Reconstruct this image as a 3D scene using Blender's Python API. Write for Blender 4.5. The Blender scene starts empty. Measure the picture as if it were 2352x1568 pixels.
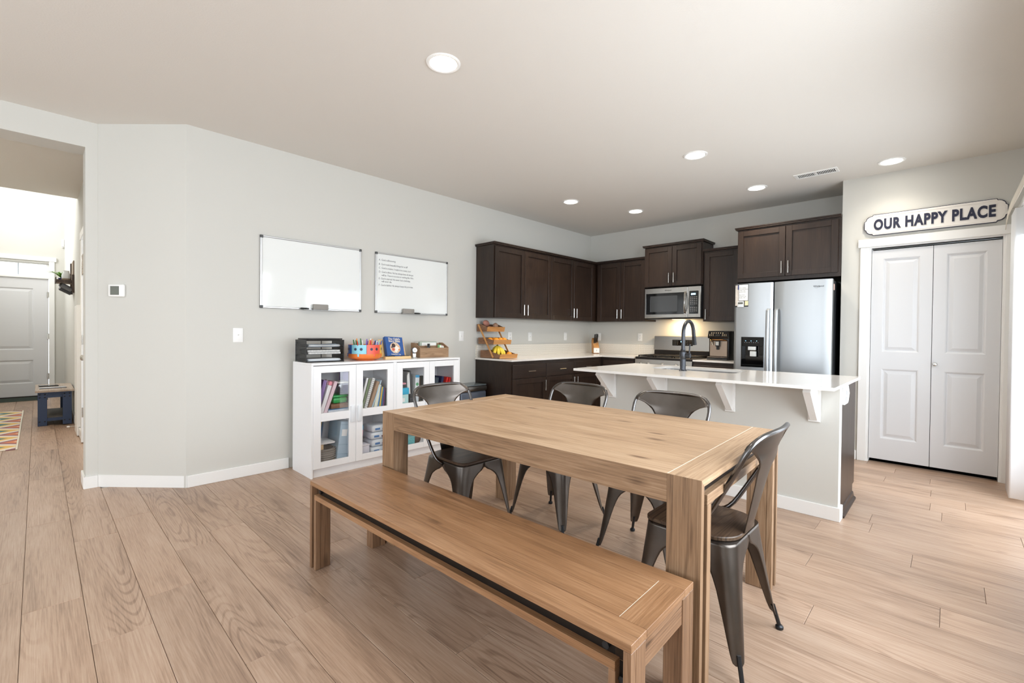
import bpy, bmesh, math, random
from mathutils import Vector, Matrix
random.seed(7)
S = bpy.context.scene
COL = S.collection
R = math.radians
PI = math.pi

# ------------------------------------------------------------------ camera
# solved from the photograph's vanishing points (2352 x 1568 frame)
CAM_H = 1.206
F_PX, CY_PX = 1049.89, 775.48
YAW, PITCH, ROLL = .766577, -.0118556, .0103811
_f = Vector((math.cos(YAW)*math.cos(PITCH), math.sin(YAW)*math.cos(PITCH), math.sin(PITCH)))
_r = Vector((math.sin(YAW), -math.cos(YAW), 0))
_u = _r.cross(_f)
_r2 = _r*math.cos(ROLL) + _u*math.sin(ROLL)
_u2 = _r2.cross(_f)
cam_data = bpy.data.cameras.new('camera')
cam_data.sensor_width = 36
cam_data.lens = F_PX/2352*36
cam_data.shift_y = -(784-CY_PX)/2352
cam_data.clip_start = .05
cam = bpy.data.objects.new('camera', cam_data)
COL.objects.link(cam)
m3 = Matrix((_r2, _u2, -_f)).transposed()
cam.matrix_world = Matrix.Translation((0, 0, CAM_H)) @ m3.to_4x4()
S.camera = cam

# ------------------------------------------------------------------ world, daylight, exposure
world = bpy.data.worlds.new('sky')
S.world = world
world.use_nodes = True
bgn = world.node_tree.nodes['Background']
bgn.inputs[0].default_value = (.86, .93, 1, 1)
bgn.inputs[1].default_value = 2.2
S.view_settings.view_transform = 'Standard'
S.view_settings.look = 'None'
S.view_settings.gamma = 1
S.view_settings.exposure = 0.70
S.view_settings.use_curve_mapping = False
S.cycles.max_bounces = 10
S.cycles.diffuse_bounces = 6
S.cycles.glossy_bounces = 4
S.cycles.transparent_max_bounces = 12
S.cycles.sample_clamp_indirect = 6
S.cycles.use_denoising = True
S.cycles.use_adaptive_sampling = True
S.cycles.adaptive_threshold = .025
S.cycles.caustics_reflective = False
S.cycles.caustics_refractive = False

def area_light(name, loc, aim, sx, sy, power, col):
    d = bpy.data.lights.new(name, 'AREA')
    d.shape = 'RECTANGLE'; d.size = sx; d.size_y = sy
    d.energy = power; d.color = col
    o = bpy.data.objects.new(name, d); COL.objects.link(o)
    o.location = loc
    o.rotation_euler = Vector(aim).to_track_quat('-Z', 'Y').to_euler()
    return o
# daylight entering through each window opening of the house, one of them added (just outside the glass)
area_light('daylight_patio_door', (4.3, -.72, 1.05), (0, 1, -.4), 1.6, 1.95, 21, (.86, .93, 1))
area_light('daylight_dining_window', (1.9, -.72, 1.4), (0, 1, -.45), 1.9, 1.7, 50, (.86, .93, 1))
area_light('daylight_added_window', (-1.9, -.72, 1.4), (0, 1, -.3), 2.2, 1.7, 50, (.86, .93, 1))  # added window behind the camera, put in to light the left floor
area_light('daylight_rear_window', (-3.85, 2.1, 1.5), (1, 0, 0), 3.4, 1.9, 34, (.86, .93, 1))
area_light('daylight_foyer_window', (-1.65, 9.6, 3.6), (1, 0, -.25), 2.2, 1.6, 95, (1, .98, .95))

# ------------------------------------------------------------------ helpers
def lin(c):
    c = c/255
    return c/12.92 if c <= .04045 else ((c+.055)/1.055)**2.4
def rgb(r, g, b): return (lin(r), lin(g), lin(b), 1)

class MB:
    """collects geometry, then links it as one mesh object"""
    def __init__(s): s.bm = bmesh.new()
    def box(s, x0, x1, y0, y1, z0, z1, r=0, seg=1):
        M = Matrix.Translation(((x0+x1)/2, (y0+y1)/2, (z0+z1)/2)) @ Matrix.Diagonal((abs(x1-x0), abs(y1-y0), abs(z1-z0), 1))
        g = bmesh.ops.create_cube(s.bm, size=1, matrix=M)
        if r:
            ed = list({e for v in g['verts'] for e in v.link_edges})
            bmesh.ops.bevel(s.bm, geom=ed, offset=r, segments=seg, profile=.5, affect='EDGES')
        return s
    def obox(s, c, sx, sy, sz, rot=(0, 0, 0), r=0, seg=1):
        """box of given size centred at c, rotated by euler rot"""
        from mathutils import Euler
        M = Matrix.Translation(c) @ Euler(rot).to_matrix().to_4x4() @ Matrix.Diagonal((sx, sy, sz, 1))
        g = bmesh.ops.create_cube(s.bm, size=1, matrix=M)
        if r:
            ed = list({e for v in g['verts'] for e in v.link_edges})
            bmesh.ops.bevel(s.bm, geom=ed, offset=r, segments=seg, profile=.5, affect='EDGES')
        return s
    def cyl(s, p0, p1, r0, r1=None, n=16, caps=True):
        r1 = r0 if r1 is None else r1
        p0, p1 = Vector(p0), Vector(p1)
        d = p1-p0
        q = d.to_track_quat('Z', 'Y').to_matrix()
        a, b = [], []
        for k in range(n):
            t = 2*PI*k/n
            v = q @ Vector((math.cos(t), math.sin(t), 0))
            a.append(s.bm.verts.new(p0+v*r0)); b.append(s.bm.verts.new(p1+v*r1))
        for k in range(n):
            s.bm.faces.new((a[k], a[(k+1) % n], b[(k+1) % n], b[k]))
        if caps:
            s.bm.faces.new(a[::-1]); s.bm.faces.new(b)
        return s
    def tube(s, pts, r, n=10, caps=True, closed=False):
        pts = [Vector(p) for p in pts]
        rs = r if isinstance(r, (list, tuple)) else [r]*len(pts)
        rings = []
        N = len(pts)
        prev = None
        for i, p in enumerate(pts):
            if closed: t = pts[(i+1) % N]-pts[i-1]
            else: t = pts[min(i+1, N-1)]-pts[max(i-1, 0)]
            t.normalize()
            if prev is None:
                x = t.orthogonal().normalized()
            else:
                x = prev-t*prev.dot(t); x.normalize()
            prev = x
            y = t.cross(x)
            rings.append([s.bm.verts.new(p+(x*math.cos(2*PI*k/n)+y*math.sin(2*PI*k/n))*rs[i]) for k in range(n)])
        for i in range(N if closed else N-1):
            a, b = rings[i], rings[(i+1) % N]
            for k in range(n):
                s.bm.faces.new((a[k], a[(k+1) % n], b[(k+1) % n], b[k]))
        if caps and not closed:
            s.bm.faces.new(rings[0][::-1]); s.bm.faces.new(rings[-1])
        return s
    def lathe(s, prof, c=(0, 0, 0), n=24, axis='Z'):
        """prof: (radius, height) pairs"""
        rings = []
        for r, h in prof:
            ring = []
            for k in range(n):
                t = 2*PI*k/n
                x, y = r*math.cos(t), r*math.sin(t)
                p = (x, y, h) if axis == 'Z' else ((x, h, y) if axis == 'Y' else (h, x, y))
                ring.append(s.bm.verts.new(Vector(p)+Vector(c)))
            rings.append(ring)
        for a, b in zip(rings, rings[1:]):
            for k in range(n):
                s.bm.faces.new((a[k], a[(k+1) % n], b[(k+1) % n], b[k]))
        s.bm.faces.new(rings[0][::-1]); s.bm.faces.new(rings[-1])
        return s
    def prism(s, pts, axis, d0, d1):
        """polygon (2-D points) extruded along axis; points are the two other axes in xyz order"""
        def P(p, d):
            return {'X': (d, p[0], p[1]), 'Y': (p[0], d, p[1]), 'Z': (p[0], p[1], d)}[axis]
        a = [s.bm.verts.new(P(p, d0)) for p in pts]
        b = [s.bm.verts.new(P(p, d1)) for p in pts]
        n = len(pts)
        s.bm.faces.new(a[::-1]); s.bm.faces.new(b)
        for k in range(n): s.bm.faces.new((a[k], a[(k+1) % n], b[(k+1) % n], b[k]))
        return s
    def ring(s, outer, inner, axis, d0, d1):
        """slab between two loops of equal point count"""
        def P(p, d):
            return {'X': (d, p[0], p[1]), 'Y': (p[0], d, p[1]), 'Z': (p[0], p[1], d)}[axis]
        L = [[s.bm.verts.new(P(p, d)) for p in lp] for lp in (outer, inner) for d in (d0, d1)]
        oa, ob, ia, ib = L
        n = len(outer)
        for k in range(n):
            j = (k+1) % n
            s.bm.faces.new((oa[k], oa[j], ob[j], ob[k]))
            s.bm.faces.new((ia[j], ia[k], ib[k], ib[j]))
            s.bm.faces.new((ob[k], ob[j], ib[j], ib[k]))
            s.bm.faces.new((oa[j], oa[k], ia[k], ia[j]))
        return s
    def grid(s, fn, nu, nv):
        V = [[s.bm.verts.new(fn(i/nu, j/nv)) for j in range(nv+1)] for i in range(nu+1)]
        for i in range(nu):
            for j in range(nv):
                s.bm.faces.new((V[i][j], V[i+1][j], V[i+1][j+1], V[i][j+1]))
        return s
    def ball(s, c, rx, ry, rz, u=14, v=9, rot=None):
        M = Matrix.Translation(c) @ (rot.to_matrix().to_4x4() if rot else Matrix()) @ Matrix.Diagonal((rx, ry, rz, 1))
        bmesh.ops.create_uvsphere(s.bm, u_segments=u, v_segments=v, radius=1, matrix=M)
        return s
    def mesh(s, name, smooth=True, ang=35):
        bmesh.ops.recalc_face_normals(s.bm, faces=s.bm.faces)
        me = bpy.data.meshes.new(name)
        s.bm.to_mesh(me); s.bm.free()
        if smooth:
            for p in me.polygons: p.use_smooth = True
            me.set_sharp_from_angle(angle=R(ang))
        return me
    def build(s, name, mat, parent=None, loc=None, rot=None, smooth=True, ang=35):
        return link(name, s.mesh(name, smooth, ang), mat, parent, loc, rot)

def link(name, me, mat=None, parent=None, loc=None, rot=None):
    o = bpy.data.objects.new(name, me); COL.objects.link(o)
    if mat is not None and not me.materials: me.materials.append(mat)
    if parent: o.parent = parent
    if loc: o.location = loc
    if rot: o.rotation_euler = rot
    return o
def tag(o, label, cat, group=None):
    o['label'] = label; o['category'] = cat
    if group: o['group'] = group
    return o
def thing(name, label, cat, loc=(0, 0, 0), rz=0, group=None):
    o = bpy.data.objects.new(name, None); COL.objects.link(o)
    o.empty_display_size = .1
    o.location = loc; o.rotation_euler = (0, 0, rz)
    return tag(o, label, cat, group)
def struct(o): o['kind'] = 'structure'; return o
def children(o): return [c for c in bpy.data.objects if c.parent == o]
def solid(o, t, off=0):
    md = o.modifiers.new('solid', 'SOLIDIFY'); md.thickness = t; md.offset = off
    return o
def rrect(x0, x1, y0, y1, r, n=4):
    pts = []
    for cx, cy, a0 in ((x1-r, y1-r, 0), (x0+r, y1-r, 90), (x0+r, y0+r, 180), (x1-r, y0+r, 270)):
        for k in range(n+1):
            t = R(a0+90*k/n)
            pts.append((cx+r*math.cos(t), cy+r*math.sin(t)))
    return pts
def text_mesh(body, size, align='LEFT', extrude=0, offset=0, spacing=1, shear=0):
    cu = bpy.data.curves.new('lettering', 'FONT')
    cu.body = body; cu.size = size; cu.align_x = align; cu.extrude = extrude; cu.offset = offset
    cu.space_character = spacing; cu.shear = shear; cu.resolution_u = 4
    ob = bpy.data.objects.new('lettering', cu); COL.objects.link(ob)
    dg = bpy.context.evaluated_depsgraph_get()
    me = bpy.data.meshes.new_from_object(ob.evaluated_get(dg))
    bpy.data.objects.remove(ob)
    return me

# ------------------------------------------------------------------ materials
MATS = {}
def mat(name, col, rough=.5, metal=0, spec=.5, bump=0, bscale=60, var=0, vscale=8, trans=0, coat=0, alpha=1, emit=0, ecol=None, aniso=0, sheen=0):
    if name in MATS: return MATS[name]
    m = bpy.data.materials.new(name); m.use_nodes = True
    nt = m.node_tree; b = nt.nodes['Principled BSDF']
    b.inputs['Base Color'].default_value = col
    b.inputs['Roughness'].default_value = rough
    b.inputs['Metallic'].default_value = metal
    b.inputs['Specular IOR Level'].default_value = spec
    b.inputs['Transmission Weight'].default_value = trans
    b.inputs['Coat Weight'].default_value = coat
    b.inputs['Alpha'].default_value = alpha
    if emit:
        b.inputs['Emission Color'].default_value = ecol or col
        b.inputs['Emission Strength'].default_value = emit
    tc = nt.nodes.new('ShaderNodeTexCoord')
    if var or bump:
        nz = nt.nodes.new('ShaderNodeTexNoise'); nz.inputs['Scale'].default_value = vscale if var else bscale
        nz.inputs['Detail'].default_value = 4
        nt.links.new(tc.outputs['Object'], nz.inputs['Vector'])
    if var:
        mx = nt.nodes.new('ShaderNodeMix'); mx.data_type = 'RGBA'
        mx.inputs[6].default_value = tuple(c*(1-var) for c in col[:3])+(1,)
        mx.inputs[7].default_value = tuple(min(1, c*(1+var)) for c in col[:3])+(1,)
        nt.links.new(nz.outputs['Fac'], mx.inputs[0])
        nt.links.new(mx.outputs[2], b.inputs['Base Color'])
    if bump:
        nb = nt.nodes.new('ShaderNodeTexNoise'); nb.inputs['Scale'].default_value = bscale; nb.inputs['Detail'].default_value = 3
        nt.links.new(tc.outputs['Object'], nb.inputs['Vector'])
        bp = nt.nodes.new('ShaderNodeBump'); bp.inputs['Strength'].default_value = bump; bp.inputs['Distance'].default_value = .002
        nt.links.new(nb.outputs['Fac'], bp.inputs['Height'])
        nt.links.new(bp.outputs['Normal'], b.inputs['Normal'])
    MATS[name] = m
    return m

def wood(name, dark, mid, light, axis='Y', rough=.45, scale=1, bump=.15, tone=.18, rings=.35, spec=.4, coat=0, knots=0):
    """grain runs along one local axis; every object gets its own offset and tone"""
    if name in MATS: return MATS[name]
    m = bpy.data.materials.new(name); m.use_nodes = True
    nt = m.node_tree; N = nt.nodes; L = nt.links
    b = N['Principled BSDF']
    tc = N.new('ShaderNodeTexCoord'); oi = N.new('ShaderNodeObjectInfo')
    cm = N.new('ShaderNodeMath'); cm.operation = 'MULTIPLY'; cm.inputs[1].default_value = 37
    L.new(oi.outputs['Random'], cm.inputs[0])
    cx = N.new('ShaderNodeCombineXYZ')
    for k in range(3): L.new(cm.outputs[0], cx.inputs[k])
    va = N.new('ShaderNodeVectorMath'); va.operation = 'ADD'
    L.new(tc.outputs['Object'], va.inputs[0]); L.new(cx.outputs[0], va.inputs[1])
    def mapped(long, cross):
        mp = N.new('ShaderNodeMapping')
        s = [cross*scale]*3; s['XYZ'.index(axis)] = long*scale
        mp.inputs['Scale'].default_value = s
        L.new(va.outputs[0], mp.inputs['Vector']); return mp
    fine = N.new('ShaderNodeTexNoise'); fine.inputs['Scale'].default_value = 1; fine.inputs['Detail'].default_value = 8; fine.inputs['Roughness'].default_value = .65
    L.new(mapped(5, 190).outputs[0], fine.inputs['Vector'])
    broad = N.new('ShaderNodeTexNoise'); broad.inputs['Scale'].default_value = 1; broad.inputs['Detail'].default_value = 3; broad.inputs['Distortion'].default_value = .8
    L.new(mapped(1.2, 9).outputs[0], broad.inputs['Vector'])
    # cathedral rings: sine of a stretched noise field
    rg = N.new('ShaderNodeTexNoise'); rg.inputs['Scale'].default_value = 1; rg.inputs['Detail'].default_value = 1.5
    L.new(mapped(.55, 5.5).outputs[0], rg.inputs['Vector'])
    rm = N.new('ShaderNodeMath'); rm.operation = 'MULTIPLY'; rm.inputs[1].default_value = 150
    L.new(rg.outputs['Fac'], rm.inputs[0])
    rs = N.new('ShaderNodeMath'); rs.operation = 'SINE'; L.new(rm.outputs[0], rs.inputs[0])
    r1 = N.new('ShaderNodeMapRange'); r1.interpolation_type = 'SMOOTHSTEP'; r1.inputs[1].default_value = .25; r1.inputs[2].default_value = 1.0; r1.inputs[3].default_value = .03; r1.inputs[4].default_value = -rings
    L.new(rs.outputs[0], r1.inputs[0])
    mk = N.new('ShaderNodeTexNoise'); mk.inputs['Scale'].default_value = 1; mk.inputs['Detail'].default_value = 1
    L.new(mapped(1.1, 4).outputs[0], mk.inputs['Vector'])
    mr_ = N.new('ShaderNodeMapRange'); mr_.inputs[1].default_value = .42; mr_.inputs[2].default_value = .68
    L.new(mk.outputs['Fac'], mr_.inputs[0])
    r2 = N.new('ShaderNodeMath'); r2.operation = 'MULTIPLY'; L.new(r1.outputs[0], r2.inputs[0]); L.new(mr_.outputs[0], r2.inputs[1])
    r1 = r2
    f1 = N.new('ShaderNodeMath'); f1.operation = 'MULTIPLY_ADD'; f1.inputs[1].default_value = .80; L.new(fine.outputs['Fac'], f1.inputs[0]); L.new(r1.outputs[0], f1.inputs[2])
    f2 = N.new('ShaderNodeMath'); f2.operation = 'MULTIPLY_ADD'; f2.inputs[1].default_value = .55; L.new(broad.outputs['Fac'], f2.inputs[0]); L.new(f1.outputs[0], f2.inputs[2])
    f3 = N.new('ShaderNodeMath'); f3.operation = 'SUBTRACT'; f3.inputs[1].default_value = .17; L.new(f2.outputs[0], f3.inputs[0])
    last = f3
    if knots:
        vo = N.new('ShaderNodeTexVoronoi'); vo.inputs['Scale'].default_value = 1
        L.new(mapped(2.2, 6).outputs[0], vo.inputs['Vector'])
        kr = N.new('ShaderNodeMapRange'); kr.inputs[1].default_value = .03; kr.inputs[2].default_value = .13; kr.inputs[3].default_value = -knots; kr.inputs[4].default_value = 0
        L.new(vo.outputs['Distance'], kr.inputs[0])
        ka = N.new('ShaderNodeMath'); ka.operation = 'ADD'; L.new(f3.outputs[0], ka.inputs[0]); L.new(kr.outputs[0], ka.inputs[1])
        last = ka
    cr = N.new('ShaderNodeValToRGB')
    e = cr.color_ramp.elements
    e[0].position = .18; e[0].color = dark; e[1].position = .8; e[1].color = light
    k = e.new(.5); k.color = mid
    L.new(last.outputs[0], cr.inputs[0])
    # per-object tone
    tm = N.new('ShaderNodeMapRange'); tm.inputs[3].default_value = 1-tone; tm.inputs[4].default_value = 1+tone
    L.new(oi.outputs['Random'], tm.inputs[0])
    vm = N.new('ShaderNodeVectorMath'); vm.operation = 'SCALE'
    L.new(cr.outputs[0], vm.inputs[0]); L.new(tm.outputs[0], vm.inputs[3])
    L.new(vm.outputs[0], b.inputs['Base Color'])
    rr = N.new('ShaderNodeMapRange'); rr.inputs[3].default_value = rough+.08; rr.inputs[4].default_value = rough-.06
    L.new(fine.outputs['Fac'], rr.inputs[0]); L.new(rr.outputs[0], b.inputs['Roughness'])
    b.inputs['Specular IOR Level'].default_value = spec
    b.inputs['Coat Weight'].default_value = coat
    if bump:
        bp = N.new('ShaderNodeBump'); bp.inputs['Strength'].default_value = bump; bp.inputs['Distance'].default_value = .001
        L.new(last.outputs[0], bp.inputs['Height']); L.new(bp.outputs['Normal'], b.inputs['Normal'])
    MATS[name] = m
    return m

def glass_mat(name, tint=(.96, .98, .98, 1), gloss=.12, rough=.01):
    if name in MATS: return MATS[name]
    m = bpy.data.materials.new(name); m.use_nodes = True
    nt = m.node_tree; N = nt.nodes; L = nt.links
    N.remove(N['Principled BSDF'])
    tr = N.new('ShaderNodeBsdfTransparent'); tr.inputs[0].default_value = tint
    gl = N.new('ShaderNodeBsdfGlossy'); gl.inputs['Roughness'].default_value = rough
    mx = N.new('ShaderNodeMixShader'); fr = N.new('ShaderNodeLayerWeight')
    pw = N.new('ShaderNodeMath'); pw.operation = 'POWER'; pw.inputs[1].default_value = 5
    L.new(fr.outputs['Facing'], pw.inputs[0])
    mu = N.new('ShaderNodeMath'); mu.operation = 'MULTIPLY_ADD'; mu.inputs[1].default_value = .85; mu.inputs[2].default_value = .02+gloss*.25
    L.new(pw.outputs[0], mu.inputs[0]); L.new(mu.outputs[0], mx.inputs[0])
    L.new(tr.outputs[0], mx.inputs[1]); L.new(gl.outputs[0], mx.inputs[2])
    L.new(mx.outputs[0], N['Material Output'].inputs[0])
    MATS[name] = m
    return m

def steel_mat(name, col, rough=.28, axis='Z'):
    """brushed metal: fine streaks along one axis"""
    if name in MATS: return MATS[name]
    m = mat(name, col, rough, 1)
    nt = m.node_tree; N = nt.nodes; L = nt.links; b = N['Principled BSDF']
    tc = [n for n in N if n.type == 'TEX_COORD'][0]
    mp = N.new('ShaderNodeMapping'); s = [260]*3; s['XYZ'.index(axis)] = 3; mp.inputs['Scale'].default_value = s
    L.new(tc.outputs['Object'], mp.inputs[0])
    nz = N.new('ShaderNodeTexNoise'); nz.inputs['Scale'].default_value = 1; nz.inputs['Detail'].default_value = 4
    L.new(mp.outputs[0], nz.inputs[0])
    mr = N.new('ShaderNodeMapRange'); mr.inputs[3].default_value = rough-.04; mr.inputs[4].default_value = rough+.05
    L.new(nz.outputs[0], mr.inputs[0]); L.new(mr.outputs[0], b.inputs['Roughness'])
    bp = N.new('ShaderNodeBump'); bp.inputs['Strength'].default_value = .02; bp.inputs['Distance'].default_value = .0003
    L.new(nz.outputs[0], bp.inputs['Height']); L.new(bp.outputs[0], b.inputs['Normal'])
    return m

PAINT = mat('wall_paint', rgb(207, 206, 200), .85, spec=.2, bump=.12, bscale=180)
PAINT_K = PAINT
CEILP = mat('ceiling_paint', rgb(225, 222, 216), .9, spec=.1, bump=.35, bscale=110)
TRIM = mat('white_trim_paint', rgb(238, 238, 236), .4, spec=.4)
DOORP = mat('white_door_paint', rgb(218, 219, 221), .42, spec=.4)
MELA = mat('white_melamine', rgb(240, 241, 243), .35)
QUARTZ = mat('white_quartz', rgb(226, 222, 217), .12, spec=.55, var=.02, vscale=300)
FLOORW = wood('oak_laminate', rgb(120, 95, 78), rgb(172, 144, 122), rgb(194, 170, 150), 'Y', .34, 1, .06, .075, .15, .45)
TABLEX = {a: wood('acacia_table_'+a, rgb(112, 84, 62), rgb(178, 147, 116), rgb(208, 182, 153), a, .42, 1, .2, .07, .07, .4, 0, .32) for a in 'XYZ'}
TABLEL = {a: wood('acacia_table_dark_'+a, rgb(86, 64, 46), rgb(148, 118, 90), rgb(180, 152, 124), a, .45, 1, .25, .07, .10, .4, 0, .35) for a in 'XYZ'}  # legs and aprons: side shade put into the wood colour
BENCHX = {a: wood('acacia_bench_'+a, rgb(88, 62, 42), rgb(146, 108, 76), rgb(176, 138, 104), a, .30, 1, .18, .07, .06, .5, 0, .3) for a in 'XYZ'}
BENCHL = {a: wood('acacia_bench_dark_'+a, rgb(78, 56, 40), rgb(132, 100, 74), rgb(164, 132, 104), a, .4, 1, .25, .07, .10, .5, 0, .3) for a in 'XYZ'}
ESP = {a: wood('espresso_maple_'+a, rgb(25, 17, 13), rgb(43, 31, 24), rgb(60, 45, 36), a, .34, .8, .06, .05, .1, .45) for a in 'XYZ'}
DARKM = mat('dark_iron', rgb(52, 46, 42), .45, .8)
GUN = mat('gunmetal_sheet', rgb(100, 94, 89), .36, 1, var=.35, vscale=9)
GUNT = mat('gunmetal_tube', rgb(110, 108, 108), .25, 1, var=.2, vscale=9)
SEATW = wood('dark_elm_seat', rgb(38, 26, 18), rgb(74, 56, 42), rgb(112, 92, 72), 'X', .35, 1, .15, .06, .3, .5)
STEEL = steel_mat('brushed_stainless_vertical', rgb(186, 190, 193), .38, 'Z')
STEELH = steel_mat('brushed_stainless_horizontal', rgb(190, 188, 184), .25, 'Y')
CHROME = mat('satin_nickel', rgb(205, 203, 198), .22, 1)
BLACK = mat('black_plastic', rgb(20, 20, 21), .35)
BLKG = mat('black_glass', rgb(10, 11, 12), .06, spec=.6)
BLKM = mat('matte_black_metal', rgb(48, 50, 53), .38, .6)
IRON = mat('cast_iron', rgb(30, 26, 24), .55, .3)
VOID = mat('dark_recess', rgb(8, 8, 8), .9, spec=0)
WHITE = mat('white_plastic', rgb(240, 240, 238), .35)
GLASS = glass_mat('clear_glass', (1, 1, 1, 1))
PAPER = mat('white_paper', rgb(242, 242, 240), .8, spec=.1)
INK = mat('black_ink', rgb(26, 26, 30), .7, spec=.1)

# ================================================================== THE SETTING
YW, XK, XP, ZC = 4.174, 6.12, 5.553, 2.745      # whiteboard wall, kitchen wall, pantry wall, ceiling
YR = -.43                                        # wall with the patio door
YO, YO2 = 4.67, 4.905                            # wall with the hall opening (its two faces)
XH, YD = .335, 11.45                             # hall wall, front-door wall
XB = -3.6                                        # far end of the living area behind the camera

# ---- floor and its planks
fl = struct(MB().box(XB, 6.3, -.6, 4.95, -.2, -.012).box(-1.4, .5, 4.95, 11.6, -.2, -.012).build('floor', FLOORW, smooth=False))
PW, PL = .189, 1.2
known = {-1: 4.386, 0: 3.995, 1: 3.539, 2: 3.788, 3: 3.018, 4: 3.173, 19: .351, 23: .095, 24: -.086, 26: .393, 27: .114}
pcache = {}
def plank_mesh(w, l):
    k = (round(w, 4), round(l, 4))
    if k not in pcache:
        pcache[k] = MB().box(-w/2, w/2, -l/2, l/2, -.012, 0, .0012).mesh('plank', smooth=False)
        pcache[k].materials.append(FLOORW)
    return pcache[k]
def lay(i, x0, x1, y0, y1, off):
    if x1-x0 < .02: return
    y = off-PL*math.ceil((off-y0)/PL)
    while y < y1:
        a, b = max(y, y0), min(y+PL, y1)
        if b-a > .03:
            link('plank', plank_mesh(x1-x0-.0014, b-a-.0014), None, fl, ((x0+x1)/2, (a+b)/2, 0))
        y += PL
for i in range(-3, 33):
    x0 = -.048+PW*i; x1 = x0+PW
    off = known.get(i, None)
    if off is None: off = (i*.437+random.uniform(-.12, .12)) % PL
    x1c = min(x1, XK)
    # how far the column runs towards the whiteboard wall
    if x1 <= .30: top = YD
    elif x0 < .319: top = 4.66
    elif x0 < .781: top = min(4.66, 4.19+(.781-x0)/.462*.492)
    else: top = YW
    if x0 < .335 < x1: top = 4.60
    if x0 >= XP: lay(i, x0, x1c, .82, top, off)
    else: lay(i, x0, x1c, YR, top, off)

# ---- ceiling
struct(MB().box(XB, 6.3, -.6, YO2, ZC, ZC+.15).build('ceiling', CEILP, smooth=False))
struct(MB().box(-1.4, XH, YO2, 7.55, ZC, ZC+.15).build('ceiling_hall', CEILP, smooth=False))
struct(MB().box(-1.4, XH+.1, 7.55, 11.6, 5.2, 5.35).build('ceiling_foyer', CEILP, smooth=False))
struct(MB().box(-1.4, XH, 7.43, 7.55, ZC+.15, 5.2).build('wall_foyer_header', PAINT, smooth=False))

# ---- walls
struct(MB().box(.781, 6.24, YW, YW+.12, -.01, ZC).build('wall_left', PAINT, smooth=False))
struct(MB().prism([(.781, YW), (.781, YW+.3), (.335, YO2), (.319, YO2), (.319, 4.666)], 'Z', -.01, ZC).build('wall_diagonal', PAINT, smooth=False))
wo = MB().box(.249, .319, YO, YO2, -.01, ZC).box(-1.25, .249, YO, YO2, 2.552, ZC).box(XB, -1.25, YO, YO2, -.01, ZC)
struct(wo.build('wall_opening', PAINT, smooth=False))
struct(MB().box(XK, 6.24, .685, YW, -.01, ZC).build('wall_back', PAINT, smooth=False))
struct(MB().box(XP, XP+.12, .585, .805, -.01, ZC).box(XP, XP+.12, YR, -.305, -.01, ZC).box(XP, XP+.12, -.305, .585, 2.058, ZC)
       .box(XP+.12, XK, .685, .805, -.01, ZC).build('wall_pantry', PAINT, smooth=False))
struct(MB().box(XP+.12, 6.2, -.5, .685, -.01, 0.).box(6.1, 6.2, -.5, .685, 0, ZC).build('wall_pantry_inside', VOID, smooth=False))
# wall with the patio door (opening x 3.5..5.1) and the dining window (x .95..2.85)
wr = MB()
for a in ((XB, -3.05, -.01, ZC), (-.75, .95, -.01, ZC), (-3.05, -.75, -.01, .55), (-3.05, -.75, 2.2, ZC), (.95, 2.85, -.01, .55), (.95, 2.85, 2.2, ZC), (2.85, 3.5, -.01, ZC), (3.5, 5.1, 2.06, ZC), (5.1, XP, -.01, ZC)):
    wr.box(a[0], a[1], YR-.14, YR, a[2], a[3])
struct(wr.build('wall_right', PAINT, smooth=False))
wr = MB()
for a in ((-.6, .4, -.01, ZC), (3.8, 4.67, -.01, ZC), (.4, 3.8, -.01, .5), (.4, 3.8, 2.45, ZC)):
    wr.box(XB-.14, XB, a[0], a[1], a[2], a[3])
struct(wr.build('wall_rear', PAINT, smooth=False))
struct(MB().box(XH, XH+.12, YO2, 6.58, 2.13, ZC).box(XH, XH+.12, YO2, 5.72, -.01, 2.13).box(XH, XH+.12, 6.58, YD, -.01, ZC).box(XH, XH+.12, 7.55, YD, ZC, 5.2).build('wall_hall', PAINT, smooth=False))
struct(MB().box(-1.4, -1.25, YO2, 8.5, -.01, 5.2).box(-1.4, -1.25, 8.5, 10.7, -.01, 2.8).box(-1.4, -1.25, 8.5, 10.7, 4.4, 5.2).box(-1.4, -1.25, 10.7, YD, -.01, 5.2).build('wall_hall_far', PAINT, smooth=False))
# front-door wall with opening for door and transom
struct(MB().box(.142, XH+.1, YD, YD+.14, -.01, 5.2).box(-1.4, -.80, YD, YD+.14, -.01, 5.2).box(-.80, .142, YD, YD+.14, 2.33, 5.2).build('wall_front', PAINT, smooth=False))

# ---- baseboards
BBH, BBT = .09, .014
struct(MB().box(.787, 1.525, YW-BBT, YW, 0, BBH, .003).build('baseboard_left', TRIM))
struct(MB().box(3.08, 3.69, YW-BBT, YW, 0, BBH, .003).build('baseboard_left_kitchen', TRIM))
def bb_seg(name, p, q, t=BBT):
    p, q = Vector(p), Vector(q)
    d = (q-p).normalized(); n = Vector((-d.y, d.x))
    return struct(MB().prism([p, q, q+n*t, p+n*t], 'Z', 0, BBH).build(name, TRIM, smooth=False))
bb_seg('baseboard_diagonal', (.319-.004, 4.666-.004), (.781+.004, YW-.004))
d_ = children  # (kept short below)
bb_seg('baseboard_opening', (.240, YO), (.316, YO-.001), -BBT)
struct(MB().box(.249-BBT, .249, YO-BBT, YO2, 0, BBH, .003).build('baseboard_jamb', TRIM))
struct(MB().box(XH-BBT, XH, 6.66, YD, 0, BBH, .003).build('baseboard_hall', TRIM))
struct(MB().box(XP-BBT, XP, .66, .805, 0, BBH, .003).build('baseboard_pantry', TRIM))

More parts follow.
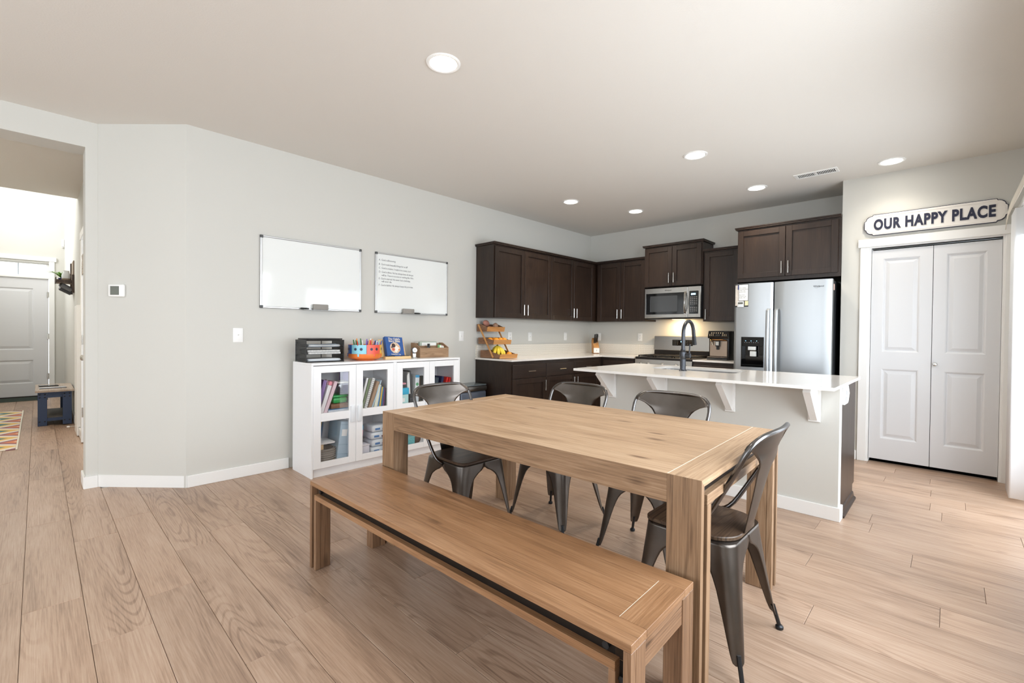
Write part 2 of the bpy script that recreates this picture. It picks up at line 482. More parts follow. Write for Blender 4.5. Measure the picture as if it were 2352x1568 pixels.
# ---- pantry door casing and bifold door
tr = struct(MB().box(XP-.018, XP+.0, .585, .655, 0, 2.058, .003).box(XP-.018, XP, -.36, -.305, 0, 2.058, .003)
            .box(XP-.024, XP, -.372, .672, 2.058, 2.135, .003).build('trim_1', TRIM))
struct(MB().box(XP, XP+.12, .570, .5849, 0, 2.058).box(XP, XP+.12, -.3049, -.292, 0, 2.058).box(XP, XP+.12, -.292, .570, 2.046, 2.0579).build('trim_2', TRIM, smooth=False))
pd = bpy.data.objects.new('door_3', None); COL.objects.link(pd); struct(pd)
pd['label'] = 'white two-panel bifold pantry door under the lettered sign'
def panel_leaf(w, h, panels, t=.035, mould=.035):
    """door leaf in local y (width), z; front face looks to -x; raised panels with moulded edges"""
    b = MB()
    ys = sorted({0, w}); zs = [0]
    cells = []
    # stiles and rails around the sunk panels
    y0, y1 = panels[0][0], panels[0][1]
    b.box(0, t, 0, y0, 0, h); b.box(0, t, y1, w, 0, h)
    zz = 0
    for p in panels:
        b.box(0, t, y0, y1, zz, p[2]); zz = p[3]
    b.box(0, t, y0, y1, zz, h)
    return b
def raised(y0, y1, z0, z1, depth=.012, mould=.035):
    """sunk moulding frame with a raised flat field"""
    b = MB()
    def loop(i, x): return [(x, y0+i, z0+i), (x, y1-i, z0+i), (x, y1-i, z1-i), (x, y0+i, z1-i)]
    loops = [loop(0, 0), loop(.008, .004), loop(.014, depth), loop(.022, depth), loop(mould+.012, .003)]
    V = [[b.bm.verts.new(p) for p in lp] for lp in loops]
    for a, c in zip(V, V[1:]):
        for k in range(4): b.bm.faces.new((a[k], a[(k+1) % 4], c[(k+1) % 4], c[k]))
    b.bm.faces.new(V[-1])
    bk = [b.bm.verts.new((.03, p[1], p[2])) for p in loops[0]]
    b.bm.faces.new(bk[::-1])
    for k in range(4): b.bm.faces.new((V[0][(k+1) % 4], V[0][k], bk[k], bk[(k+1) % 4]))
    return b
for k, (ya, yb) in enumerate(((.134, .566), (-.290, .130))):
    w = yb-ya
    pn = [(.085, w-.085, .20, .86), (.085, w-.085, 1.02, 1.90)]
    leaf = panel_leaf(w, 1.983, pn).build('door_leaf', DOORP, pd, (XP+.006, ya, .038), smooth=False)
    for p in pn:
        raised(*p).build('panel', DOORP, leaf, smooth=False)
MB().lathe([(.006, 0), (.006, -.012), (.015, -.018), (.017, -.026), (.012, -.034), (.002, -.036)], (0, 0, 0), 16, 'X').build('knob', CHROME, pd, (XP+.006, .108, .96))
MB().box(XP+.02, XP+.05, -.29, .566, 2.040, 2.0459).build('track', BLACK, pd)

# ---- front door with transom
fd = bpy.data.objects.new('door_1', None); COL.objects.link(fd); struct(fd)
fd['label'] = 'white front door with two raised panels at the end of the hall'
pn = [(.17, .75, .22, .62), (.17, .75, .80, 1.86)]
def leafY(w, h, panels, t=.045):
    b = MB(); x0, x1 = panels[0][0], panels[0][1]
    b.box(0, x0, 0, t, 0, h); b.box(x1, w, 0, t, 0, h); z = 0
    for p in panels: b.box(x0, x1, 0, t, z, p[2]); z = p[3]
    b.box(x0, x1, 0, t, z, h); return b
lf = leafY(.932, 2.032, pn).build('door_leaf', DOORP, fd, (-.795, YD+.02, .022), smooth=False)
for x0, x1, z0, z1 in pn:
    o = raised(x0, x1, z0, z1, .015, .05).build('panel', DOORP, lf, smooth=False)
    o.data.transform(Matrix(((0, 1, 0, 0), (1, 0, 0, 0), (0, 0, 1, 0), (0, 0, 0, 1))))
    # raised() lays panels out in y/z facing -x; swap to x/z facing -y
    for v in o.data.vertices: pass
    o.data.flip_normals()
for z in (.35, 1.05, 1.78):
    MB().cyl((.137, YD+.014, z-.05), (.137, YD+.014, z+.05), .008, n=10).box(.115, .137, YD+.012, YD+.0199, z-.05, z+.05).build('hinge', CHROME, fd)
MB().box(-.515, -.49, YD-.012, YD+.0199, 1.985, 2.02, .004).build('latch', CHROME, fd)
struct(MB().box(.1421, .212, YD-.02, YD, 0, 2.36, .003).box(-.87, -.80, YD-.02, YD, 0, 2.36, .003).box(-.89, .235, YD-.026, YD, 2.36, 2.435, .003)
       .box(-.80, .1419, YD-.01, YD+.06, 2.055, 2.085, .003).build('trim_3', TRIM))
w1 = struct(MB().box(-.80, .1419, YD+.05, YD+.09, 2.0851, 2.11).box(-.80, .1419, YD+.05, YD+.09, 2.305, 2.3299).box(-.80, -.77, YD+.05, YD+.09, 2.11, 2.305).box(.112, .1419, YD+.05, YD+.09, 2.11, 2.305).build('window_1', TRIM, smooth=False))
for x in (-.225, -.5): MB().box(x-.008, x+.008, YD+.06, YD+.075, 2.11, 2.305).build('mullion', mat('grey_muntin', rgb(170, 180, 190), .5), w1)
MB().box(-.77, .112, YD+.066, YD+.069, 2.11, 2.305).build('pane', GLASS, w1, smooth=False)
struct(MB().box(-.80, .142, YD-.005, YD+.14, 0, .02).build('threshold', DARKM, smooth=False))

# ---- hall closet door (seen almost edge on)
cd = bpy.data.objects.new('door_2', None); COL.objects.link(cd); struct(cd)
cd['label'] = 'white closet door in the hall wall with metal hinges'
pn = [(.12, .70, .2, .9), (.12, .70, 1.05, 1.9)]
leaf = panel_leaf(.82, 2.05, pn).build('door_leaf', DOORP, cd, (XH+.004, 5.73, .02), smooth=False)
for p in pn: raised(*p).build('panel', DOORP, leaf, smooth=False)
for z in (.32, 1.08, 1.8):
    MB().cyl((XH-.006, 6.556, z-.05), (XH-.006, 6.556, z+.05), .008, n=8).build('hinge', CHROME, cd)
MB().lathe([(.025, 0), (.025, -.008), (.01, -.012), (.01, -.03), (.026, -.04), (.028, -.055), (.015, -.066), (.002, -.067)], (0, 0, 0), 16, 'X').build('knob', CHROME, cd, (XH+.004, 5.80, .93))
struct(MB().box(XH-.018, XH, 6.58, 6.65, 0, 2.13, .003).box(XH-.018, XH, 5.65, 5.72, 0, 2.13, .003).box(XH-.024, XH, 5.62, 6.68, 2.13, 2.205, .003).build('trim_4', TRIM))

# ---- patio door and windows (frames, panes)
def window_y(name, x0, x1, z0, z1, y, nx=2, fw=.05):
    b = MB()
    b.box(x0, x1, y-.05, y, z0, z0+fw).box(x0, x1, y-.05, y, z1-fw, z1).box(x0, x0+fw, y-.05, y, z0+fw, z1-fw).box(x1-fw, x1, y-.05, y, z0+fw, z1-fw)
    for k in range(1, nx):
        xm = x0+(x1-x0)*k/nx; b.box(xm-fw/2, xm+fw/2, y-.05, y, z0+fw, z1-fw)
    o = struct(b.build(name, TRIM, smooth=False))
    for k in range(nx):
        a = x0+(x1-x0)*k/nx+fw*(.5 if k else 1); c = x0+(x1-x0)*(k+1)/nx-fw*(.5 if k < nx-1 else 1)
        MB().box(a, c, y-.028, y-.024, z0+fw, z1-fw).build('pane', GLASS, o, smooth=False)
    return o
window_y('window_2', 3.5, 5.1, 0.0, 2.06, YR-.05)
window_y('window_3', .95, 2.85, .55, 2.2, YR-.05)
window_y('window_added', -3.05, -.75, .55, 2.2, YR-.05, 3)  # unseen window, added so daylight reaches the left floor
b = MB()
b.box(XB-.1, XB-.05, .4, 3.8, .5, .56).box(XB-.1, XB-.05, .4, 3.8, 2.39, 2.45)
for y in (.4, 1.51, 2.63, 3.74): b.box(XB-.1, XB-.05, y, y+.06, .56, 2.39)
w4 = struct(b.build('window_4', TRIM, smooth=False))
for y in (.46, 1.57, 2.69): MB().box(XB-.077, XB-.073, y, y+1.05, .56, 2.39).build('pane', GLASS, w4, smooth=False)
b = MB().box(-1.38, -1.33, 8.5, 10.7, 2.8, 2.86).box(-1.38, -1.33, 8.5, 10.7, 4.34, 4.4)
for y in (8.5, 9.57, 10.64): b.box(-1.38, -1.33, y, y+.06, 2.86, 4.34)
w5 = struct(b.build('window_5', TRIM, smooth=False))
for y in (8.56, 9.63): MB().box(-1.357, -1.353, y, y+1.01, 2.86, 4.34).build('pane', GLASS, w5, smooth=False)

# ---- backsplash strip
HEX = mat('backsplash_mosaic', rgb(236, 231, 220), .25)
nt = HEX.node_tree
vo = nt.nodes.new('ShaderNodeTexVoronoi'); vo.feature = 'DISTANCE_TO_EDGE'; vo.inputs['Scale'].default_value = 38; vo.inputs['Randomness'].default_value = .35
tcn = [n for n in nt.nodes if n.type == 'TEX_COORD'][0]
nt.links.new(tcn.outputs['Object'], vo.inputs['Vector'])
crn = nt.nodes.new('ShaderNodeValToRGB'); crn.color_ramp.elements[0].color = rgb(214, 206, 190); crn.color_ramp.elements[1].color = rgb(238, 233, 223)
crn.color_ramp.elements[0].position = .02; crn.color_ramp.elements[1].position = .10
nt.links.new(vo.outputs['Distance'], crn.inputs[0]); nt.links.new(crn.outputs[0], nt.nodes['Principled BSDF'].inputs['Base Color'])
CT = .897
struct(MB().box(3.70, XK-.012, YW-.012, YW, CT, 1.048).build('trim_backsplash_left', HEX, smooth=False))
struct(MB().box(XK-.012, XK, 3.03, YW, CT, 1.048).box(XK-.012, XK, 1.775, 2.255, CT, 1.048).build('trim_backsplash_back', HEX, smooth=False))

# ---- ceiling lights and vent
EMI = mat('lit_downlight', (1, .93, .82, 1), .5, emit=14, ecol=(1, .94, .84, 1))
spots = [((1.617, 2.127), 'recessed ceiling downlight glowing above the dining table'),
         ((3.924, 1.615), 'recessed ceiling downlight glowing above the island sink'),
         ((5.212, .408), 'recessed ceiling downlight glowing in front of the lettered sign'),
         ((5.223, 1.498), 'recessed ceiling downlight glowing in front of the fridge cabinet'),
         ((4.342, 3.247), 'recessed ceiling downlight glowing before the long left-hand wall cabinets'),
         ((5.224, 2.894), 'recessed ceiling downlight glowing in front of the microwave cabinet'),
         ((-.62, 6.2), 'recessed ceiling downlight in the hall ceiling')]
ringm = MB().lathe([(.098, 0), (.098, -.004), (.090, -.008), (.078, -.006), (.074, 0)], (0, 0, 0), 40).mesh('trim_ring')
ringm.materials.append(WHITE)
lensm = MB().lathe([(.0735, -.0005), (.0735, -.0045), (.06, -.005), (.001, -.005)], (0, 0, 0), 40).mesh('lens')
lensm.materials.append(EMI)
for (x, y), lb in spots:
    t = thing('ceiling_downlight', lb, 'ceiling light', (x, y, ZC), 0, 'recessed downlights in the ceiling')
    link('trim_ring', ringm, None, t); link('lens', lensm, None, t)
    d = bpy.data.lights.new('downlight_beam', 'SPOT'); d.energy = (34 if y > 1 else 12) if x > 3 else 20; d.color = (1, .91, .78); d.spot_size = R(135); d.spot_blend = .8; d.shadow_soft_size = .07
    if y > 5: d.energy = 65
    o = bpy.data.objects.new('downlight_beam', d); COL.objects.link(o); o.location = (x, y, ZC-.03)
vt = thing('ceiling_vent', 'white louvred air vent in the ceiling near the pantry wall', 'vent', (5.125, .955, ZC))
MB().box(-.075, .075, -.175, -.15, -.008, 0, .002).box(-.075, .075, .15, .175, -.008, 0, .002).box(-.075, -.05, -.15, .15, -.008, 0, .002).box(.05, .075, -.15, .15, -.008, 0, .002).box(-.05, .05, -.008, .008, -.008, 0).build('frame', WHITE, vt)
MB().box(-.05, .05, -.15, .15, -.0025, -.0005).build('backing', VOID, vt, smooth=False)
for k in range(22):
    y = -.142+k*.0129 if k < 11 else .0135+(k-11)*.0129
    MB().box(-.05, .05, y, y+.0045, -.0075, -.003).build('louvre', WHITE, vt, smooth=False)

# ================================================================== DINING TABLE
T = thing('dining_table', 'large washed-acacia dining table with thick block legs', 'table', (1.928, 1.472, 0), R(2.2))
TX, TY, TZ = .52, .895, .747
a_, b_, c_ = .024, .036, .095          # outer board, iron recess, leg width
zu = TZ-a_
za = .652                               # underside of the aprons
LY = .112                               # leg length along the table
# top boards
for sy in (-1, 1):
    y0, y1 = sorted((sy*TY, sy*(TY-LY)))
    MB().prism([(-TX, TZ), (TX, TZ), (TX-a_, zu), (-TX+a_, zu)], 'Y', y0+.0006, y1-.0006).build('top_board', TABLEX['X'], T, smooth=False)
ye = TY-LY
for sx in (-1, 1):
    MB().prism([(sx*TX, TZ), (sx*(TX-.135), TZ), (sx*(TX-.135), zu), (sx*(TX-a_), zu)], 'Y', -ye, ye).build('top_board', TABLEX['Y'], T, smooth=False)
n = 6; w = 2*(TX-.135)/n
for k in range(n):
    x = -TX+.135+k*w
    MB().box(x+.0003, x+w-.0003, -ye, ye, zu, TZ, .0006).build('top_board', TABLEX['Y'], T, smooth=False)
# long aprons
for sx in (-1, 1):
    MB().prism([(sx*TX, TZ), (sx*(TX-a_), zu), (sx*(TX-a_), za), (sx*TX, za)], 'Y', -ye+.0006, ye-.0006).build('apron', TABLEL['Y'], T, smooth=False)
for sy in (-1, 1):
    # end apron: iron channel set back between two boards
    yo, yi = sy*TY, sy*(TY-.026)
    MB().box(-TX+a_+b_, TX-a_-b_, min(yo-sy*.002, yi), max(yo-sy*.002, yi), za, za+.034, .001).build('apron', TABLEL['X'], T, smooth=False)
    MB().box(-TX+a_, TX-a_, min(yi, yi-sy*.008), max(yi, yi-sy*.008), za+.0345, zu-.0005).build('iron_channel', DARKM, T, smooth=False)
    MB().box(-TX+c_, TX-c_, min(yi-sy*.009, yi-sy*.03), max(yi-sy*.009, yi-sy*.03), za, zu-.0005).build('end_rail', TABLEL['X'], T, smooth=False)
    for sx in (-1, 1):
        MB().cyl((sx*(TX-.055), yi+sy*.001, zu-.02), (sx*(TX-.055), yi+sy*.014, zu-.02), .011, n=6).build('bolt', BLKM, T, smooth=False)
        MB().cyl((sx*(TX-a_-b_/2), yi+sy*.001, .48), (sx*(TX-a_-b_/2), yi+sy*.010, .48), .009, n=6).build('bolt', CHROME, T, smooth=False)
for sx in (-1, 1):
    for sy in (-1, 1):
        yi = sy*(TY-.026); ys = sorted((yi, sy*(TY-LY)))
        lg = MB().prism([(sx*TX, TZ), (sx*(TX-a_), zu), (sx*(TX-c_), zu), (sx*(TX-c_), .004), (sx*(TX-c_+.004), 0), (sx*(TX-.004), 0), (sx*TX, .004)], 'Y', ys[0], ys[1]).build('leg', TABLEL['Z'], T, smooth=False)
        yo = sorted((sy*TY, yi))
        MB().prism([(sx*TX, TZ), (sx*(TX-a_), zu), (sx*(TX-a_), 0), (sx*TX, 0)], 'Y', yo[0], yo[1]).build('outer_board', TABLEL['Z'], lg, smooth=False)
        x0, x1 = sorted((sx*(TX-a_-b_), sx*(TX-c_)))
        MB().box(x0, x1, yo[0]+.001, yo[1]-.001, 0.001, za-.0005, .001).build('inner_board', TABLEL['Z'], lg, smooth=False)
        x0, x1 = sorted((sx*(TX-a_), sx*(TX-a_-b_)))
        MB().box(x0, x1, min(yi, yi+sy*.002), max(yi, yi+sy*.002), .002, za+.034).build('iron_strip', DARKM, lg, smooth=False)

for sy in (-1, 1):   # whitened joints of the breadboard ends
    MB().box(-TX+.004, TX-.004, sy*(TY-LY)-.0016, sy*(TY-LY)+.0016, TZ+.00005, TZ+.0004).build('joint_filler', mat('whitened_joint', rgb(226, 208, 188), .6, var=.12, vscale=60), T, smooth=False)

# ================================================================== BENCH
B = thing('dining_bench', 'long brown acacia bench with iron channel in front of the table', 'bench', (1.186, 1.455, 0), R(1.5))
BX, BY, BZ = .20, .895, .44
t_, g_, i_ = .022, .040, .024           # top board, iron gap, lower board
zu = BZ-t_; zl = zu-g_; zb = zl-i_
LYb = .06
for x0, x1 in ((-BX, -.115), (.13, BX)):
    MB().box(x0, x1-.0004, -BY, BY, zu, BZ, .0012).build('top_board', BENCHX['Y'], B, smooth=False)
for sy in (-1, 1):
    y0, y1 = sorted((sy*BY, sy*(BY-.08)))
    MB().box(-.1148, .1298, y0, y1, zu, BZ-.0004, .0008).build('top_board', BENCHX['X'], B, smooth=False)
for k in range(3):
    w = .2448/3; x = -.1148+k*w
    MB().box(x+.0002, x+w-.0002, -BY+.0805, BY-.0805, zu, BZ-.0002, .0007).build('top_board', BENCHX['Y'], B, smooth=False)
for sx in (-1, 1):
    xo, xi = sx*BX, sx*(BX-.026)
    x0, x1 = sorted((xo-sx*.001, xi))
    MB().box(x0, x1, -BY+.045, BY-.045, zb, zl, .001).build('lower_rail', BENCHX['Y'], B, smooth=False)
    x0, x1 = sorted((xi, xi-sx*.01))
    MB().box(x0, x1, -BY+.022, BY-.022, zl-.006, zu-.0005).build('iron_channel', DARKM, B, smooth=False)
    for sy in (-1, 1):
        MB().cyl((xi+sx*.001, sy*(BY-.08), zl+.02), (xi+sx*.013, sy*(BY-.08), zl+.02), .011, n=6).build('bolt', BLKM, B, smooth=False)
        MB().cyl((xi+sx*.001, sy*(BY-.033), .33), (xi+sx*.012, sy*(BY-.033), .33), .010, n=6).build('bolt', BLKM, B, smooth=False)
        ys = sorted((sy*BY, sy*(BY-LYb)))
        x0, x1 = sorted((xi, sx*(BX-.08)))
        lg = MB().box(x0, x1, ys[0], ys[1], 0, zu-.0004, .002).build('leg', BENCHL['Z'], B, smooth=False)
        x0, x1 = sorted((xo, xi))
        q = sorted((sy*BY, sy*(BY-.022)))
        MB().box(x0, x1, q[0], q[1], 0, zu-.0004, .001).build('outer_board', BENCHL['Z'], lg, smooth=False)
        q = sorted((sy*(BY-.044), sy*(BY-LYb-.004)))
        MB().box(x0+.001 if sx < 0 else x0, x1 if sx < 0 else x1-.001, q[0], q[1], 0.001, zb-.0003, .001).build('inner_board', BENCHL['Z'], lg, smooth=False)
        q = sorted((sy*(BY-.022), sy*(BY-.044)))
        x0, x1 = sorted((xi, xi+sx*.002))
        MB().box(x0, x1, q[0], q[1], .002, zl-.007).build('iron_strip', DARKM, lg, smooth=False)
for sy in (-1, 1):
    y0, y1 = sorted((sy*(BY-.003), sy*(BY-.03)))
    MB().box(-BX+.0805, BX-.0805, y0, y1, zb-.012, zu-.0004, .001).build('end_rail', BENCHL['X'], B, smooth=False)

MB().box(-.1148, .1298, -BY+.0795, -BY+.0810, BZ-.0001, BZ+.0002).build('joint_filler', mat('whitened_joint', rgb(226, 208, 188), .6), B, smooth=False)

# ================================================================== METAL CHAIRS
def smoothstep(t): t = max(0, min(1, t)); return t*t*(3-2*t)
def lerp_tab(tab, z):
    for (z0, v0), (z1, v1) in zip(tab, tab[1:]):
        if z0 >= z >= z1: return v0+(v1-v0)*(z0-z)/(z0-z1)
    return tab[-1][1] if z < tab[-1][0] else tab[0][1]
LEGW = [(.448, .168), (.425, .166), (.405, .150), (.390, .118), (.370, .092), (.34, .073), (.29, .059), (.22, .047), (.15, .037), (.09, .028), (.072, .022), (.066, .013)]
def chair_leg(sx, sy):
    zr = [.448, .437, .425, .412, .402, .392, .38, .365, .345, .32, .285, .24, .19, .14, .10, .08, .072, .066]
    foot = (.225, .215) if sy > 0 else (.235, .235)
    def corner(z):
        k = 1-z/.448
        k = k*.8+.2*k*k
        return .172+(foot[0]-.172)*k, .172+(foot[1]-.172)*k
    def pt(i, u):
        z = zr[i]; w = lerp_tab(LEGW, z)
        cx, cy = corner(z)
        r = .052-.022*(1-z/.448)
        s = (u-.5)*2*w                       # arc length from the corner middle
        arc = PI/4*r
        if abs(s) <= arc:
            th = PI/4+s/r
            x = cx-r+r*math.cos(th); y = cy-r+r*math.sin(th)
        elif s > arc: x = cx-r-(s-arc); y = cy
        else: x = cx; y = cy-r+(s+arc)
        return (sx*x, sy*y, z)
    b = MB(); nu = 16
    V = [[b.bm.verts.new(pt(i, u/nu)) for u in range(nu+1)] for i in range(len(zr))]
    for i in range(len(zr)-1):
        for u in range(nu): b.bm.faces.new((V[i][u], V[i][u+1], V[i+1][u+1], V[i+1][u]))
    return b, foot
def hoop_pts():
    half = [(.186, .02, .440), (.190, -.02, .452), (.196, -.055, .485), (.203, -.10, .56), (.212, -.155, .66), (.219, -.195, .735), (.221, -.218, .785), (.212, -.236, .822), (.188, -.252, .846), (.15, -.263, .857), (.10, -.271, .861), (.05, -.276, .862)]
    pts = [(-x, y, z) for x, y, z in half]+[(0, -.278, .862)]+half[::-1]
    # subdivide with Catmull-Rom
    P = [Vector(p) for p in pts]; out = []
    for i in range(len(P)-1):
        p0, p1, p2, p3 = P[max(i-1, 0)], P[i], P[i+1], P[min(i+2, len(P)-1)]
        for t in (0, .5):
            out.append(.5*((2*p1)+(p2-p0)*t+(2*p0-5*p1+4*p2-p3)*t*t+(3*p1-p0-3*p2+p3)*t**3))
    out.append(P[-1]); return out
def chair(label, loc, rz):
    c = thing('dining_chair', label, 'chair', loc, rz, 'metal chairs around the dining table')
    return c
def seat_mesh():
    pts = []
    # rounded front corners, rounder back
    for cx, cy, r, a0 in ((.118, .128, .05, 0), (-.118, .128, .05, 90), (-.068, -.07, .10, 180), (.068, -.07, .10, 270)):
        for k in range(9):
            t = R(a0+90*k/8); pts.append((cx+r*math.cos(t), cy+r*math.sin(t)))
    b = MB()
    lo = [(x*.985, y*.985) for x, y in pts]
    for z0, z1, A, Bq in ((.449, .452, lo, pts), (.452, .462, pts, pts), (.462, .465, pts, lo)):
        for i in range(len(pts)):
            j = (i+1) % len(pts)
            v = [b.bm.verts.new((*A[i], z0)), b.bm.verts.new((*A[j], z0)), b.bm.verts.new((*Bq[j], z1)), b.bm.verts.new((*Bq[i], z1))]
            b.bm.faces.new(v)
    b.bm.faces.new([b.bm.verts.new((*p, .449)) for p in lo][::-1]); b.bm.faces.new([b.bm.verts.new((*p, .465)) for p in lo])
    bmesh.ops.remove_doubles(b.bm, verts=b.bm.verts, dist=.0002)
    return b
def pan_mesh():
    b = MB()
    pts = rrect(-.172, .172, -.172, .172, .055, 6)
    ins = rrect(-.150, .150, -.150, .150, .05, 6)
    b.ring(pts, ins, 'Z', .440, .4487)
    return b
HW = [(.858, .165), (.845, .190), (.825, .211), (.812, .214), (.806, .190), (.796, .164), (.78, .139), (.76, .118), (.735, .101), (.70, .086), (.66, .075), (.60, .064), (.462, .050)]
def back_sheet():
    zr = [.858, .85, .84, .825, .812, .809, .806, .801, .796, .788, .78, .77, .76, .748, .735, .718, .70, .68, .65, .61, .56, .51, .462]
    def yb(x, z):
        yt = -.172-(z-.462)*.215-.02*max(0, (z-.70)/.16)
        if z > .74:  # blends onto the hoop at the sides
            k = abs(x)/.22
            yt += .045*k*k*min(1, (z-.74)/.04)
        return yt
    b = MB(); nu = 18
    V = []
    for z in zr:
        w = lerp_tab(HW, z)
        row = []
        for u in range(nu+1):
            x = -w+2*w*u/nu
            row.append(b.bm.verts.new((x, yb(x, z)-.004*math.cos(PI*x/(2*w)), z)))
        V.append(row)
    for i in range(len(zr)-1):
        for u in range(nu): b.bm.faces.new((V[i][u], V[i][u+1], V[i+1][u+1], V[i+1][u]))
    return b
cm = {}
def chair_parts(c):
    if not cm:
        cm['seat'] = seat_mesh().mesh('seat'); cm['seat'].materials.append(SEATW)
        cm['seat_pan'] = pan_mesh().mesh('seat_pan'); cm['seat_pan'].materials.append(GUN)
        cm['back_frame'] = MB().tube(hoop_pts(), .0095, 12).mesh('back_frame'); cm['back_frame'].materials.append(GUNT)
        cm['backrest'] = back_sheet().mesh('backrest', ang=60); cm['backrest'].materials.append(GUN)
        for sx in (-1, 1):
            for sy in (-1, 1):
                b, f = chair_leg(sx, sy)
                cm['leg', sx, sy] = b.mesh('leg', ang=60); cm['leg', sx, sy].materials.append(GUN)
                k = 1-.075/.448; k = k*.8+.2*k*k
                top = (sx*(.172+(f[0]-.172)*k-.014), sy*(.172+(f[1]-.172)*k-.014), .10)
                bot = (sx*(f[0]-.006), sy*(f[1]-.006), .012)
                cm['foot', sx, sy] = MB().cyl(top, bot, .0085, .0075, 10).lathe([(.012, 0), (.015, .003), (.015, .012), (.009, .018)], (bot[0], bot[1], 0), 14).mesh('foot')
                cm['foot', sx, sy].materials.append(BLKM)
        cm['brace'] = MB().tube([(-.148, -.148, .43), (-.12, -.12, .398), (0, 0, .392), (.12, .12, .398), (.148, .148, .43)], .006, 8).tube([(-.148, .148, .43), (-.12, .12, .386), (0, 0, .38), (.12, -.12, .386), (.148, -.148, .43)], .006, 8).mesh('brace')
        cm['brace'].materials.append(GUNT)
    for n in ('seat', 'seat_pan', 'back_frame'): link(n, cm[n], None, c)
    solid(link('backrest', cm['backrest'], None, c), .0025)
    link('cross_brace', cm['brace'], None, c)
    for sx in (-1, 1):
        for sy in (-1, 1):
            l = solid(link('leg', cm['leg', sx, sy], None, c), .0022, -1)
            link('foot', cm['foot', sx, sy], None, l)
for lb, loc, rz in (('gunmetal chair with wood seat at the table end by the white cabinets', (1.815, 2.135, 0), PI),
                    ('gunmetal chair on the island side of the table facing the bench, beside the white-cabinet end', (2.285, 1.797, 0), R(90)),
                    ('gunmetal chair on the island side of the table in front of the middle brackets', (2.30, 1.158, 0), R(91)),
                    ('gunmetal chair with wood seat at the table end away from the white cabinets', (1.885, .722, 0), 0)):
    chair_parts(chair(lb, loc, rz))

# ================================================================== KITCHEN CABINETS
def bar_handle(b, x, z, vertical, L=.128, y=-.02):
    s = .028
    if vertical:
        b.cyl((x, y-s, z-L/2), (x, y-s, z+L/2), .0058, n=10)
        for k in (-.36, .36): b.cyl((x, y, z+k*L), (x, y-s, z+k*L), .0045, n=8)
    else:
        b.cyl((x-L/2, y-s, z), (x+L/2, y-s, z), .0058, n=10)
        for k in (-.36, .36): b.cyl((x+k*L, y, z), (x+k*L, y-s, z), .0045, n=8)
    return b
def shaker(x0, x1, z0, z1, fw=.058, t=.02):
    b = MB()
    b.box(x0, x0+fw, -t, -.0005, z0, z1, .0015).box(x1-fw, x1, -t, -.0005, z0, z1, .0015)
    b.box(x0+fw, x1-fw, -t, -.0005, z0, z0+fw, .0015).box(x0+fw, x1-fw, -t, -.0005, z1-fw, z1, .0015)
    b.box(x0+fw, x1-fw, -t+.0145, -.0005, z0+fw, z1-fw)
    return b
def cabinet(name, label, loc, rz, w, d, z0, z1, doors=(), drawers=(), crown=None, toe=False, group=None, gap=.0):
    c = thing(name, label, 'cabinet', loc, rz, group)
    zb = z0+.105 if toe else z0
    b = MB().box(.0005, w-.0005, 0, d, zb, z1)
    if toe: b.box(.0005, w-.0005, .075, d, z0, zb)
    b.build('body', ESP['Z'], c, smooth=False)
    for x0, x1, q0, q1, hx, hz in doors:
        dr = shaker(x0, x1, q0, q1).build('door', ESP['Z'], c, smooth=False)
        if hx is not None: bar_handle(MB(), hx, hz, True).build('handle', CHROME, dr)
    for x0, x1, q0, q1 in drawers:
        dr = MB().box(x0, x1, -.02, -.0005, q0, q1, .002).build('drawer', ESP['X'], c, smooth=False)
        bar_handle(MB(), (x0+x1)/2, (q0+q1)/2, False).build('handle', CHROME, dr)
    if crown:
        l, r_, f = crown
        MB().box(-l, w+r_, -f, d, z1, z1+.014, .002).box(-l-.006 if l else 0, w+(r_+.006 if r_ else 0), -f-.006, d, z1+.014, z1+.027, .002).build('crown', ESP['X'], c, smooth=False)
    return c
UG, BG = 'espresso wall cabinets', 'espresso base cabinets'
UZ0, UZ1 = 1.378, 2.236
UF = 3.865                                # carcass front of the left-hand run (doors 20 mm proud)
g = .003
cabinet('wall_cabinet', 'espresso two-door wall cabinet above the tiered fruit stand', (3.692, UF, 0), 0, 1.043, YW-UF-.002, UZ0, UZ1,
        [(.012, .52, UZ0+.004, UZ1-.02, .49, UZ0+.105), (.526, 1.04, UZ0+.004, UZ1-.02, .557, UZ0+.105)], crown=(.018, 0, .03), group=UG)
cabinet('wall_cabinet', 'espresso two-door wall cabinet running into the kitchen corner', (4.736, UF, 0), 0, 1.383, YW-UF-.002, UZ0, UZ1,
        [(.003, .508, UZ0+.004, UZ1-.02, .478, UZ0+.105), (.514, 1.0, UZ0+.004, UZ1-.02, .545, UZ0+.105)], crown=(0, 0, .03), group=UG)
UFX = 5.805
cabinet('wall_cabinet', 'espresso two-door wall cabinet above the knife block', (UFX, 3.838, 0), -PI/2, .79, XK-UFX-.002, UZ0, UZ1,
        [(.03, .405, UZ0+.004, UZ1-.02, .375, UZ0+.105), (.411, .787, UZ0+.004, UZ1-.02, .441, UZ0+.105)], crown=(0, 0, .03), group=UG)
cabinet('wall_cabinet', 'espresso two-door wall cabinet above the microwave', (5.775, 3.046, 0), -PI/2, .784, XK-5.775-.002, 1.832, 2.372,
        [(.006, .389, 1.838, 2.355, .36, 1.94), (.395, .772, 1.838, 2.355, .424, 1.94)], crown=(.018, .018, .03), group=UG)
cabinet('wall_cabinet', 'narrow single-door espresso wall cabinet between microwave and fridge', (UFX, 2.260, 0), -PI/2, .415, XK-UFX-.002, 1.368, 2.24,
        [(.02, .412, 1.372, 2.22, .045, 1.455)], crown=(0, 0, .03), group=UG)
